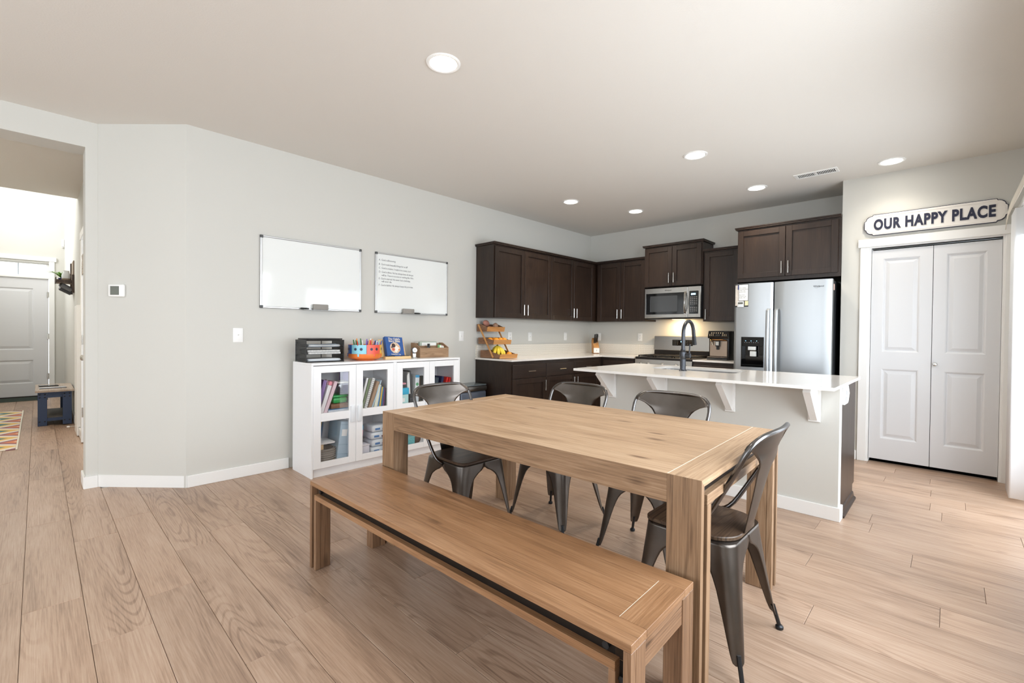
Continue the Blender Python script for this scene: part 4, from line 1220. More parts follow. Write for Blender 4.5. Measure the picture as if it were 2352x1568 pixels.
# thermostat on the diagonal wall
dn = Vector((.781-.319, YW-4.666, 0)).normalized()
ang = math.atan2(dn.y, dn.x)
TH = thing('thermostat', 'white square thermostat with grey screen on the angled wall', 'thermostat', (.424, 4.554, 1.49), ang)
MB().box(-.06, .06, -.022, 0, -.047, .047, .008, 3).build('case', WHITE, TH)
MB().box(-.040, .026, -.0232, -.0222, -.033, .033).build('screen', mat('lcd_green_grey', rgb(112, 116, 108), .25), TH, smooth=False)

# ================================================================== WHITE GLASS-DOOR CABINETS
CZ = .937
CY0, CY1 = 3.734, 4.10          # carcass; doors stand 20 mm proud
def display_cabinet(label, x0, x1):
    c = thing('display_cabinet', label, 'cabinet', (x0, 0, 0), 0, 'white glass-door cabinets')
    w = x1-x0
    MB().box(0, w, CY0-.02, CY1, CZ-.018, CZ, .0015).build('top_panel', MELA, c, smooth=False)
    for x in (0, w-.016): MB().box(x, x+.016, CY0-.018 if x == 0 else CY0-.018, CY1, 0, CZ-.0182, .001).build('side_panel', MELA, c, smooth=False)
    MB().box(.0162, w-.0162, CY1-.008, CY1-.002, .05, CZ-.0184).build('back_panel', MELA, c, smooth=False)
    MB().box(.0162, w-.0162, CY0+.004, CY1-.0085, .068, .084).build('bottom_panel', MELA, c, smooth=False)
    MB().box(.0162, w-.0162, CY0+.006, CY0+.020, 0, .0675).build('plinth', MELA, c, smooth=False)
    MB().box(.0165, w-.0165, CY0+.02, CY1-.009, .484, .500).build('shelf', MELA, c, smooth=False)
    dw = (w-.034)/2
    for k in range(2):
        a = .0172+k*(dw+.0006); b_ = a+dw-.002
        z0, z1 = .072, CZ-.024
        fw = .062
        rails = ((z0, .124), (.456, .524), (.857, z1))
        m = MB()
        m.box(a, a+fw, CY0-.02, CY0-.0006, z0, z1, .0012).box(b_-fw, b_, CY0-.02, CY0-.0006, z0, z1, .0012)
        for q0, q1 in rails: m.box(a+fw, b_-fw, CY0-.0195, CY0-.0006, q0, q1, .0012)
        d = m.build('door', MELA, c, smooth=False)
        for q0, q1 in ((.124, .456), (.524, .857)):
            MB().box(a+fw, b_-fw, CY0-.0125, CY0-.0095, q0, q1).build('pane', GLASS, d, smooth=False)
        hx = b_-fw/2 if k == 0 else a+fw/2
        MB().box(hx-.019, hx+.019, CY0-.034, CY0-.0202, .42, .56, .004, 2).build('handle', mat('frosted_handle', rgb(226, 230, 234), .3), d)
    return c
display_cabinet('white two-door glass cabinet holding files, lunch box and wipes', 1.532, 2.302)
display_cabinet('white two-door glass cabinet holding red folders, next to the bin', 2.303, 3.074)

# ---------------------------------------------------------------- contents
def C(n, r, g, b, rough=.5, **k): return mat(n, rgb(r, g, b), rough, **k)
def book(label, x, y, z, t, d, h, lean, m, name='book', cat='book', group=None, pages=True, spiral=False):
    """stands on its bottom right corner; lean tips the top towards +x"""
    o = thing(name, label, cat, (x, y, z+.0006), 0, group); o.rotation_euler = (0, R(lean), 0)
    c = .003 if t > .014 else .0015
    if pages:
        MB().box(-t, -t+c, 0, d, 0, h).box(-c, 0, 0, d, 0, h).box(-t+c, -c, 0, c, 0, h).build('cover', m, o, smooth=False)
        MB().box(-t+c, -c, c, d-.004, .003, h-.003).build('pages', PAPER, o, smooth=False)
    else:
        MB().box(-t, 0, 0, d, 0, h, .002).build('cover', m, o, smooth=False)
    if spiral:
        b = MB(); n = 16
        for k in range(n):
            zz = .012+(h-.024)*k/(n-1)
            b.tube([(-t/2+(t*.62)*math.cos(R(q)), -.003+.006*math.sin(R(q)), zz) for q in range(0, 360, 45)], .0012, 5, closed=True)
        b.build('spiral_binding', BLACK, o)
    return o
Sz, Lz = .500, .084
# upper left
book('purple plastic folder leaning inside the white cabinet', 1.612, 3.775, Sz, .030, .2, .295, 15, C('purple_folder', 138, 112, 168), 'folder', 'folder')
o = book('white binder with pink cap leaning beside the purple folder', 1.648, 3.77, Sz, .030, .2, .250, 18, C('white_binder', 236, 234, 236), 'binder', 'binder')
MB().box(-.030, 0, -.001, .19, .2505, .285, .008, 2).build('cap', C('pink_cap', 236, 150, 165), o)
book('pale pink box file leaning next to the white binder', 1.682, 3.77, Sz, .028, .2, .285, 20, C('pink_file', 226, 200, 208), 'box_file', 'box file', pages=False)
def boxy(name, label, cat, x0, x1, y0, y1, z0, z1, m, lid=None, lidh=.012, r=.006, group=None, window=None, lname='lid'):
    t = thing(name, label, cat, ((x0+x1)/2, (y0+y1)/2, z0+.0006), 0, group)
    hx, hy, h = (x1-x0)/2, (y1-y0)/2, z1-z0
    MB().box(-hx, hx, -hy, hy, 0, h-(lidh if lid else 0), r, 2).build('body', m, t)
    if lid: MB().box(-hx-.003, hx+.003, -hy-.003, hy+.003, h-lidh+.0003, h, min(r, lidh/3), 2).build(lname, lid, t)
    if window: MB().box(window[0]-hx, window[1]-hx, -hy-.0012, -hy-.0003, window[2], window[3]).build('label', PAPER, t, smooth=False)
    return t
CLR = glass_mat('clear_plastic', (.97, .98, .98, 1), .3, .12)
boxy('magazine_stack', 'flat stack of blue and white magazines under the wooden box', 'magazines', 1.700, 1.905, 3.78, 3.98, Sz, Sz+.038, C('magazine_cover', 206, 212, 220, .4, var=.25, vscale=60), C('magazine_blue', 60, 110, 150), .007, .002, lname='top_magazine')
boxy('wooden_box', 'small brown wooden box under the green lunch box', 'box', 1.728, 1.885, 3.785, 3.95, Sz+.039, Sz+.079, WALN['X'], WALN['X'], .008, .002)
GREEN = C('green_plastic', 52, 160, 84, .3)
boxy('lunch_box', 'green lunch box stacked inside the white cabinet', 'lunch box', 1.748, 1.875, 3.79, 3.95, Sz+.080, Sz+.150, GREEN, GREEN, .02, .016)
boxy('storage_tub', 'clear plastic tub on top of the green lunch box', 'tub', 1.790, 1.90, 3.79, 3.95, Sz+.151, Sz+.262, CLR, C('frosted_lid', 222, 222, 214, .4), .012, .012)
bg = thing('paper_bag', 'crumpled brown paper bag behind the clear tub', 'bag', (1.66, 4.03, Sz+.0006))
b = MB().ball((0, 0, .17), .085, .045, .165, 14, 10)
for v in b.bm.verts: v.co += Vector((math.sin(v.co.z*60+v.co.x*40), math.cos(v.co.z*50), math.sin(v.co.x*70)))*.007
for v in b.bm.verts: v.co.z = max(v.co.z, 0)
b.build('body', C('kraft_paper', 196, 158, 118, .8), bg, smooth=False)
MB().box(-.03, .03, -.06, -.056, .24, .29).build('tag', PAPER, bg, smooth=False)
# upper right of the first cabinet
boxy('card_box', 'small purple card box standing at the back of the cabinet', 'box', 1.93, 2.02, 3.995, 4.07, Sz, Sz+.345, C('violet_card', 124, 96, 170), C('violet_lid', 112, 84, 160), .02, .003)
book('navy hardback leaning at the left of the book row', 1.965, 3.775, Sz, .022, .2, .285, 14, C('navy_cover', 46, 50, 74))
book('white ring binder leaning in the book row', 1.990, 3.775, Sz, .018, .2, .29, 15, C('white_cover', 230, 232, 232))
book('green softcover book leaning in the book row', 2.012, 3.775, Sz, .016, .2, .28, 16, C('sage_cover', 112, 132, 92))
book('white spiral notebook leaning in the book row', 2.048, 3.775, Sz, .026, .21, .285, 17, C('notebook_cover', 232, 232, 228), 'spiral_notebook', 'notebook', spiral=True)
book('brown clipboard leaning in the book row', 2.090, 3.772, Sz, .030, .21, .255, 20, C('hardboard_brown', 158, 128, 100), 'clipboard', 'clipboard', pages=False)
book('light blue plastic tray leaning against the books', 2.104, 3.772, Sz, .010, .22, .268, 20.5, C('ice_blue', 186, 212, 228, .25), 'tray', 'tray', pages=False)
book('white and green workbook leaning beside the blue tray', 2.150, 3.775, Sz, .030, .2, .215, 12, C('workbook_cover', 226, 226, 206, .5, var=.1, vscale=30))
for k, (cc, tx) in enumerate(((( 74, 130, 178), 'blue thin storybook'), ((236, 196, 70), 'yellow thin storybook'), ((58, 112, 160), 'dark blue thin storybook'), ((128, 70, 130), 'plum thin storybook'), ((60, 60, 66), 'charcoal thin storybook'))):
    book(tx+' at the right end of the book row', 2.168+k*.018, 3.775, Sz, .012, .17, .20-.006*k, 9-1.3*k, C('story_%d' % k, *cc))
# lower left
WV = C('grey_woven_rope', 150, 146, 140, .9, bump=.8, bscale=120, var=.25, vscale=120)
b = MB().lathe([(.085, 0), (.10, .03), (.102, .07), (.094, .10), (.086, .10), (.09, .07), (.088, .03), (.075, .01)], (0, 0, 0), 28)
o = thing('rope_basket', 'round grey rope basket at the bottom of the white cabinet', 'basket', (1.690, 3.865, Lz+.0215)); b.build('body', WV, o)
b = MB()
for k in range(5): b.tube([(.1035*math.cos(R(q)), .1035*math.sin(R(q)), .02+.018*k) for q in range(0, 360, 15)], .0055, 6, closed=True)
b.build('coil', WV, o)
boxy('wooden_board', 'pale wooden slatted board under the rope basket', 'board', 1.565, 1.80, 3.76, 3.97, Lz, Lz+.020, PINE['X'], C('pale_board', 226, 210, 186), .006, .002, lname='slat')
boxy('wooden_block', 'short pale wooden block resting on the rope basket', 'block', 1.575, 1.66, 3.775, 3.93, Lz+.124, Lz+.166, C('pale_wood_block', 226, 200, 160), C('pale_wood_top', 232, 210, 174), .004, .002, lname='top_face')
boxy('white_board_panel', 'white shelf board lying on the wooden block', 'board', 1.575, 1.755, 3.77, 3.96, Lz+.168, Lz+.180, C('white_board', 236, 238, 240), C('white_board_top', 240, 242, 244), .003, .001, lname='surface')
book('yellow folder standing behind the shelf board', 1.700, 4.0, Lz, .008, .08, .36, 8, C('yellow_folder', 214, 186, 84), 'folder', 'folder', pages=False)
book('blue folder standing behind the shelf board', 1.716, 4.0, Lz, .012, .08, .35, 8, C('blue_folder', 46, 104, 150), 'folder', 'folder', pages=False)
t = book('light blue file crate tipped against the cabinet side', 1.870, 3.78, Lz, .095, .22, .33, 7, C('powder_blue_plastic', 168, 192, 208, .4), 'file_crate', 'crate', pages=False)
MB().box(-.078, -.03, -.0025, -.0012, .205, .262).build('label', PAPER, t, smooth=False)
for zz in (.05, .13, .30): MB().box(-.093, -.002, -.0025, -.0003, zz, zz+.005).build('rib', C('powder_blue_edge', 148, 174, 192), t, smooth=False)
# lower right
boxy('storage_bin', 'white plastic bin with lid at the bottom of the cabinet', 'bin', 1.965, 2.075, 3.765, 3.93, Lz, Lz+.105, C('white_bin', 226, 226, 236), C('white_bin_lid', 238, 238, 244), .012, .006)
t = thing('beaker', 'purple and pink beaker with blue lid on the white bin', 'beaker', (2.0, 3.82, Lz+.1066))
MB().lathe([(.028, 0), (.033, .07), (.033, .071)], (0, 0, 0), 20).build('body', C('violet_plastic', 140, 100, 178), t)
MB().lathe([(.0335, .0712), (.036, .128), (.036, .129)], (0, 0, 0), 20).build('band', C('hot_pink', 224, 92, 150), t)
MB().lathe([(.038, .1292), (.038, .165), (.03, .170)], (0, 0, 0), 20).build('lid', C('sky_blue_lid', 88, 188, 232), t)
WIPE = C('wipes_wrapper', 224, 232, 238, .3, var=.06, vscale=50)
for k in range(4):
    t = thing('wipes_pack', ('lowest', 'second lowest', 'second highest', 'topmost')[k]+' pack of wet wipes in the stack inside the cabinet', 'wipes', (2.18+.004*(k % 2), 3.86, Lz+.0006+k*.066), R(3*(k % 2)), 'wet wipes packs')
    b = MB().box(-.085, .085, -.085, .085, 0, .062, .02, 3); b.build('pack', WIPE, t)
    MB().box(-.055, -.005, -.0862, -.0852, .018, .036).build('print', C('wipes_blue', 74, 130, 190), t, smooth=False)
    MB().box(.02, .06, -.0862, -.0852, .015, .03).build('print', C('wipes_dark', 90, 70, 100), t, smooth=False)
b = MB()
for k in range(7): b.tube([(2.068+.0*k, 3.775+.025*k, Lz+.11), (2.085, 3.775+.025*k, Lz+.20)], .0015, 5)
# second cabinet, upper
book('yellow binder at the left of the second white cabinet', 2.392, 3.80, Sz+.0, .045, .2, .33, 3, C('yellow_binder', 236, 214, 70), 'binder', 'binder')
book('black document folder leaning beside the yellow binder', 2.470, 3.80, Sz, .050, .22, .315, 3, C('black_folder', 48, 50, 54), 'folder', 'folder')
t = book('black tray of white papers beside the document folder', 2.545, 3.79, Sz, .016, .22, .325, -4, C('black_tray', 44, 46, 52), 'paper_tray', 'paper tray', pages=False)
for k in range(3): MB().box(-.026-.008*k, -.018-.008*k, .002+.004*k, .21, .004, .31-.012*k).build('papers', PAPER, t, smooth=False)
t = book('white children\'s book with coloured pictures in the second cabinet', 2.612, 3.79, Sz, .045, .2, .275, 2, C('picture_book', 226, 232, 234))
for zz, cc in ((.185, (96, 168, 120)), (.09, (214, 140, 70))):
    MB().lathe([(.016, 0), (.016, .0008)], (0, 0, 0), 16, 'Y').build('picture', C('pic%d' % cc[0], *cc), t, (-.0225, -.001, zz))
MB().box(-.045, 0, -.0012, -.0002, .25, .275).build('header', C('pic_blue', 62, 160, 210), t, smooth=False)
book('brown hardback at the right of the picture book', 2.640, 3.80, Sz, .018, .18, .25, 0, C('brown_cover', 92, 74, 62))
boxy('craft_box', 'pale teal craft box with bright blue lid in the second cabinet', 'box', 2.345, 2.468, 3.745, 3.795, Sz, Sz+.165, C('pale_teal', 188, 226, 224, .4), C('bright_blue', 40, 176, 216, .4), .062, .004, window=(.02, .08, .035, .07))
boxy('craft_box', 'small clear box of pink beads on the blue lid', 'box', 2.350, 2.435, 3.745, 3.79, Sz+.166, Sz+.215, CLR, C('bead_pink', 222, 150, 166, .5), .016, .004)
boxy('camera_case', 'small black case beside the craft boxes', 'case', 2.485, 2.545, 3.745, 3.785, Sz, Sz+.10, C('black_case', 34, 36, 42), C('black_case_lid', 28, 30, 34), .03, .006)
for k, (cc, lb, ln, t_, h) in enumerate(((( 52, 66, 64), 'dark green lever file', 5, .055, .245), ((60, 72, 84), 'slate lever file', 8, .05, .235), ((40, 46, 84), 'navy lever file', 11, .03, .245))):
    book(lb+' standing in the second white cabinet', 2.775+k*.052, 3.79, Sz, t_*.92, .22, h, ln, C('file_%d' % k, *cc), 'lever_file', 'file')
for k in range(2):
    book('red folder leaning directly against the navy file' if k == 0 else 'outermost red folder leaning on the other red one', 2.918+k*.034, 3.785, Sz, .020, .22, .235, 15+k, C('red_folder', 214, 44, 40), 'folder', 'folder', pages=(k == 0))
# second cabinet, lower (seen under the table)
boxy('tissue_box', 'teal patterned tissue box low in the second cabinet', 'box', 2.45, 2.56, 3.77, 3.88, Lz, Lz+.095, C('teal_pattern', 110, 190, 196, .5, var=.4, vscale=70), C('teal_top', 130, 200, 205), .006, .004, lname='top_face')
boxy('tissue_box', 'white and brown patterned box beside the teal tissue box', 'box', 2.36, 2.435, 3.77, 3.88, Lz, Lz+.085, C('speckle_pattern', 206, 196, 188, .5, var=.6, vscale=120), C('speckle_top', 214, 206, 198), .006, .004, lname='top_face')
t = thing('soft_toy', 'brown plush ball low in the second cabinet', 'toy', (2.62, 3.85, Lz+.0006))
MB().ball((0, 0, .052), .055, .05, .052, 16, 12).build('body', C('brown_plush', 120, 88, 74, .9, bump=.6, bscale=150), t)
for sx in (-1, 1): MB().ball((sx*.036, -.01, .095), .014, .01, .014, 10, 8).build('ear', C('brown_plush', 0, 0, 0), t)

# ================================================================== ON TOP OF THE CABINETS
TZ = CZ+.0006
MESH = mat('black_wire_mesh', rgb(40, 42, 44), .5, .5, alpha=.72)
TR = thing('letter_tray', 'three-level black mesh letter tray on the white cabinet', 'letter tray', (1.70, 3.95, TZ), R(-3))
hw, hd, hh = .158, .125, .188
for x in (-hw, hw-.003): MB().box(x, x+.003, -hd, hd, .006, hh-.004).build('mesh_side', MESH, TR, smooth=False)
b = MB()
for x in (-hw, hw):
    for y in (-hd, hd): b.cyl((x, y, 0), (x, y, hh), .004, n=8)
    for z in (.006, .066, .126, hh-.004): b.cyl((x, -hd, z), (x, hd, z), .003, n=8)
for z in (.006, hh-.004):
    for y in (-hd, hd): b.cyl((-hw, y, z), (hw, y, z), .004, n=8)
b.build('frame', BLACK, TR)
for z in (.006, .066, .126): MB().box(-hw+.003, hw-.003, -hd+.01, hd-.004, z, z+.002).build('tray_level', MESH, TR, smooth=False)
MB().box(-hw+.012, hw-.012, -hd-.004, hd-.01, hh+.001, hh+.013, .005, 2).build('top_rail', BLACK, TR)
MB().cyl((.06, hd+.004, 0), (.06, hd+.004, hh), .004, n=8).build('back_post', BLACK, TR)
for z in (.04, .15): MB().box(-hw-.012, -hw-.004, hd-.04, hd-.02, z, z+.02, .002).build('clip', BLACK, TR)
def sheets(name, label, cat, z, n, th, w, d, m=PAPER, wave=.004, spiral=False):
    o = thing(name, label, cat, (1.70, 3.95, TZ+z), R(-3))
    for k in range(n):
        jx, jy = random.uniform(-.006, .006), random.uniform(-.006, .006)
        MB().grid(lambda u, v: (-w/2+w*u+jx, -d/2+d*v+jy-.008, .0008+k*th+th*.4+wave*math.sin(u*5+k)*math.sin(v*3)**2*(k/n)), 10, 6).build('sheet', m if k % 3 else C('pale_blue_sheet', 206, 216, 226), solid_parent(o))
    return o
def solid_parent(o): return o
def thick(o, t):
    for c in children(o): solid(c, t, 1)
o = sheets('paper_stack', 'loose sheets of white paper in the lowest letter tray', 'papers', .008, 5, .004, .27, .21); thick(o, .002)
o = sheets('paper_stack', 'papers with a green-blue brochure in the upper letter tray', 'papers', .128, 4, .005, .26, .21, wave=.010); thick(o, .002)
for k in range(2):
    o = thing('spiral_notebook', ('upper' if k else 'lower')+' spiral notebook in the middle letter tray', 'notebook', (1.70-.006*k, 3.945, TZ+.0685+k*.018), R(-3), 'notebooks in the letter tray')
    MB().box(-.135, .135, -.112, .09, 0, .016, .002).build('pages', PAPER, o, smooth=False)
    b = MB()
    for q in range(22): b.tube([(-.128+.0122*q, -.113+.006*math.cos(R(a)), .008+.009*math.sin(R(a))) for a in range(0, 360, 45)], .0013, 5, closed=True)
    b.build('spiral_binding', C('dark_wire', 90, 92, 96, .4), o)

# pen caddy
PC = thing('pen_caddy', 'round orange pen caddy with coloured face panels on the cabinet', 'pen caddy', (2.098, 3.905, TZ))
ORP = C('orange_plastic', 226, 122, 52, .35)
MB().lathe([(.085, 0), (.088, .006), (.128, .012), (.146, .026), (.150, .04), (.150, .060), (.144, .060), (.138, .035), (.01, .022)], (0, 0, 0), 40).build('bowl', ORP, PC)
def arc_panel(a0, a1, z0, z1, r=.147, t=.003, n=16):
    b = MB()
    pts = [(r*math.cos(R(a0+(a1-a0)*k/n)), r*math.sin(R(a0+(a1-a0)*k/n))) for k in range(n+1)]
    ins = [((r-t)*math.cos(R(a0+(a1-a0)*k/n)), (r-t)*math.sin(R(a0+(a1-a0)*k/n))) for k in range(n, -1, -1)]
    b.prism(pts+ins, 'Z', z0, z1); return b
for a0, a1, cc, nm in ((192, 247, (142, 206, 222), 'light_blue_panel'), (248, 303, (232, 96, 78), 'coral_panel'), (304, 356, (244, 190, 56), 'yellow_panel'), (138, 191, (36, 92, 168), 'blue_panel'), (-3, 137, (226, 122, 52), 'orange_back')):
    p = arc_panel(a0, a1, .0605, .142).build('face_panel', C(nm, *cc, .35), PC)
    if a1-a0 > 70: continue
    for f in (.3, .68):
        a = R(a0+(a1-a0)*f)
        MB().lathe([(.0125, 0), (.0125, .002)], (0, 0, 0), 16, 'X').build('eye', C('eye_hole', 52, 56, 78), p, (.1463*math.cos(a), .1463*math.sin(a), .103), (0, 0, a))
    a = R(a0+(a1-a0)*.5)
    MB().box(0, .006, -.008, .008, .036, .068, .003).build('nose', C(nm, *cc), p, (.1475*math.cos(a), .1475*math.sin(a), 0), (0, 0, a))
pcols = {'green': (40, 110, 60), 'orange': (240, 146, 50), 'white': (236, 236, 232), 'teal': (150, 214, 206), 'purple': (130, 62, 140), 'violet': (110, 80, 170), 'red': (206, 50, 52), 'maroon': (140, 34, 60), 'blue': (50, 96, 180), 'black': (34, 34, 36), 'pink': (238, 150, 176), 'yellow': (246, 208, 70)}
order = ['white', 'green', 'orange', 'green', 'white', 'red', 'teal', 'green', 'purple', 'violet', 'purple', 'orange', 'maroon', 'red', 'orange', 'black', 'green', 'yellow', 'pink', 'blue', 'white', 'violet', 'white', 'teal', 'pink', 'red', 'white', 'blue', 'pink', 'white']
for k, cname in enumerate(order):
    a = R(196+150*k/len(order)); rr = .118 if k % 2 else .098
    L = .135+.022*((k*7) % 5)/4 if k < 17 else .118+.02*((k*5) % 4)/3
    o = thing('felt_pen', cname+' felt-tip pen standing in the round pen caddy', 'pen', (2.098+rr*math.cos(a), 3.905+rr*math.sin(a), TZ+.045), 0, 'pens in the round caddy')
    o.rotation_euler = (random.uniform(-.10, .16), (-.20 if k < 9 else .12)+random.uniform(-.08, .08), 0)
    MB().cyl((0, 0, 0), (0, 0, L*.68), .0052, n=8).build('barrel', C('pen_'+cname, *pcols[cname], .35), o)
    MB().cyl((0, 0, L*.68), (0, 0, L), .0058, .0046, n=8).build('cap', C('pen_'+(cname if k % 4 else 'white'), *pcols['white'], .35) if k % 4 == 0 else C('pen_'+cname, *pcols[cname], .35), o)

# book stand with the blue book
BS = thing('book_stand', 'light bamboo book stand on the white cabinet', 'book stand', (2.415, 3.90, TZ))
tilt = R(-20)
BAMB = {a: wood('pale_bamboo_'+a, rgb(196, 158, 104), rgb(224, 192, 142), rgb(238, 212, 168), a, .5, 2, .05, .04, .05) for a in 'XZ'}
MB().obox((0, .055, .100), .275, .008, .185, (tilt, 0, 0), .002).build('back_board', BAMB['Z'], BS)
MB().box(-.142, .142, -.062, -.010, .0, .026, .003).build('ledge', BAMB['X'], BS)
for s in (-1, 1): MB().tube([(s*.03, -.045, .0262), (s*.06, -.05, .034), (s*.10, -.055, .030), (s*.128, -.052, .027)], .0028, 6).build('page_holder', BLACK, BS)
MB().obox((0, .115, .05), .06, .007, .11, (R(25), 0, 0)).build('prop', PINE['Z'], BS)
BK = thing('blue_book', 'blue hardback children\'s story book on the bamboo stand', 'book', (2.405, 3.868, TZ+.0275)); BK.rotation_euler = (tilt, R(3), 0)
BLUEC = C('blue_cloth', 38, 84, 150, .5)
MB().box(-.095, .095, -.004, 0, 0, .195, .001).box(-.095, .095, .030, .034, 0, .195, .001).box(-.098, -.095, -.004, .034, 0, .195).build('cover', BLUEC, BK, smooth=False)
MB().box(-.0945, .092, .0003, .0297, .003, .192).build('pages', PAPER, BK, smooth=False)
CREAM = C('cream_print_ink', 232, 222, 204, .6)
flat_text("The Child's", .0285, CREAM, BK, (0, -.0045, .164), (PI/2, 0, 0), offset=.0006)
flat_text("Story Bible", .0285, CREAM, BK, (0, -.0045, .142), (PI/2, 0, 0), offset=.0006)
flat_text("Catherine F Vos", .016, CREAM, BK, (0, -.0045, .012), (PI/2, 0, 0), offset=.0003)
MB().lathe([(.056, 0), (.056, -.0006)], (0, -.0042, .083), 32, 'Y').build('picture', C('cover_picture', 224, 190, 164, .6, var=.55, vscale=38), BK)
for k, (px, pz, rr, cc) in enumerate(((-.016, .106, .021, (62, 44, 46)), (.020, .078, .024, (236, 228, 222)), (-.022, .066, .015, (206, 96, 76)), (.004, .050, .014, (240, 226, 216)), (.036, .098, .010, (226, 176, 140)), (.040, .066, .009, (214, 130, 70)), (-.036, .088, .010, (90, 70, 84)))):
    MB().lathe([(rr, 0), (rr, -.0005), (rr*.6, -.0008)], (px, -.0048-.00012*k, pz), 14, 'Y').build('picture_figure', C('figure_%d' % k, *cc, .6), BK)
# little clock
CK = thing('desk_clock', 'small silver desk clock with white oval dial beside the wooden organiser', 'clock', (2.622, 3.885, TZ), R(-8))
MB().box(-.022, .024, -.02, .02, 0, .008, .003).build('base', CHROME, CK)
MB().box(-.016, .02, -.004, .006, .0082, .05, .003).build('stem', CHROME, CK)
MB().obox((-.002, .004, .078), .046, .014, .056, (R(-12), R(-14), 0), .008, 2).build('case', C('dark_chrome', 90, 92, 94, .3, metal=1), CK)
MB().lathe([(.024, 0), (.024, -.003)], (0, 0, 0), 24, 'Y').build('dial', PAPER, CK, (.004, -.006, .080), (R(-12), R(-14), 0))
MB().lathe([(.003, 0), (.003, -.003)], (0, 0, 0), 10, 'Y').build('hub', BLACK, CK, (.004, -.0095, .080), (R(-12), 0, 0))
# wooden organiser
WO = thing('desk_organiser', 'brown wooden desk organiser box with cards on the cabinet', 'desk organiser', (2.865, 3.955, TZ), R(-2))
OAK = {a: wood('grey_oak_'+a, rgb(110, 84, 60), rgb(150, 120, 92), rgb(178, 148, 118), a, .55, 2, .12, .05, .15) for a in 'XYZ'}
MB().box(-.170, .170, -.085, -.076, 0, .100, .001).build('front_board', OAK['X'], WO, smooth=False)
MB().box(-.170, .170, .080, .088, 0, .145, .001).build('back_board', OAK['X'], WO, smooth=False)
for x in (-.178, .170): MB().prism([(-.085, 0), (.088, 0), (.088, .150), (.02, .150), (-.085, .103)], 'X', x, x+.0079).build('side_board', OAK['Y'], WO, smooth=False)
MB().box(-.1698, .1698, -.0758, .0798, .0, .006).build('base_board', OAK['X'], WO, smooth=False)
MB().box(-.1698, .1698, .008, .014, .0062, .120).build('divider', OAK['X'], WO, smooth=False)
o = boxy('envelope_pile', 'grey-green folder and white envelopes in the wooden organiser', 'folder', 2.76, 2.975, 3.985, 4.02, TZ+.006, TZ+.162, C('grey_green_card', 164, 176, 164), None)
MB().box(-.085, .095, -.0195, -.018, .01, .145).build('envelope', PAPER, o, smooth=False)
for k, (x, cc) in enumerate(((2.80, 'black'), (2.812, 'white'), (2.826, 'black'), (2.84, 'black'), (2.818, 'black'))):
    o = thing('marker', cc+' marker standing in the wooden organiser', 'marker', (x, 3.915+.012*(k % 2), TZ+.0068), 0, 'markers in the organiser'); o.rotation_euler = (.05, random.uniform(-.06, .1), 0)
    MB().cyl((0, 0, 0), (0, 0, .10), .0055, n=8).build('barrel', C('pen_'+cc, *pcols[cc]), o)
    MB().cyl((0, 0, .1), (0, 0, .136), .0062, .005, n=8).build('cap', BLACK, o)
for k, (nm, cc) in enumerate((('green', (150, 214, 150)), ('pink', (226, 110, 170)), ('white', (235, 235, 240)), ('orange', (244, 170, 90)))):
    o = thing('card_pack', nm+' card pack in the end of the wooden organiser', 'cards', (2.958+.016*k, 3.905+.006*k, TZ+.0066), R(-4), 'cards in the organiser')
    MB().box(-.012, .012, -.008, .03, 0, .122-.004*k, .001).build('cards', C('card_'+nm, *cc, var=.2, vscale=60), o, smooth=False)
    MB().box(-.009, .009, -.0088, -.0082, .085, .115-.004*k).build('print', C('card_print_%d' % k, 250-k*20, 240, 230), o, smooth=False)

# ================================================================== WHITEBOARDS
WBS = mat('whiteboard_surface', rgb(236, 239, 237), .07, spec=.6)
ALU = mat('aluminium_frame', rgb(200, 200, 200), .35, .9)
CORN = C('grey_corner_cap', 76, 78, 78, .5)
for lb, x0 in (('larger-looking blank whiteboard on the long wall near the angled corner', 1.288), ('whiteboard with handwritten lines next to the wall cabinets', 2.344)):
    wb = thing('whiteboard', lb if x0 > 2 else 'blank whiteboard on the long wall above the letter tray', 'whiteboard', (x0, YW, 1.39))
    w, h = .903, .607
    MB().box(.006, w-.006, -.012, -.001, .006, h-.006).build('surface', WBS, wb, smooth=False)
    MB().box(0, w, -.018, -.0005, h-.014, h, .003).box(0, w, -.018, -.0005, 0, .014, .003).box(0, .014, -.018, -.0005, .014, h-.014, .003).box(w-.014, w, -.018, -.0005, .014, h-.014, .003).build('frame', ALU, wb)
    for x in (-.002, w-.022):
        for z in (-.002, h-.022):
            MB().box(x, x+.024, -.021, 0, z, z+.024, .004, 2).build('corner_cap', CORN, wb)
    MB().box(w*.38 if x0 < 2 else w*.33, w*.73 if x0 < 2 else w*.68, -.055, -.018, -.004, -.0005, .001).build('pen_tray', ALU, wb)
    if x0 > 2:
        HAND = mat('marker_ink', rgb(58, 60, 64), .6)
        lines = ['A.  God is all-knowing', 'B.  God made beautiful things for us all!', 'C.  God is creative, I made it to create, too!', 'D.  God is divine. He has always been & always', '      will be. There is no one or nothing like Him.', 'E.  God is eternal. He never had a birthday,', '      will never die.', 'F.  God is faithful. He always keeps his promise.']
        zs = [.525, .482, .445, .405, .372, .338, .310, .272]
        for ln, zz in zip(lines, zs):
            me = text_mesh(ln, .0265, 'LEFT', .0002, -.0002, .84, .12)
            link('writing', me, HAND, wb, (.035, -.0122, zz), (PI/2, R(random.uniform(-.6, .6)), 0))
FELT = C('grey_felt', 150, 146, 140, .95, bump=.6, bscale=300, var=.15, vscale=200)
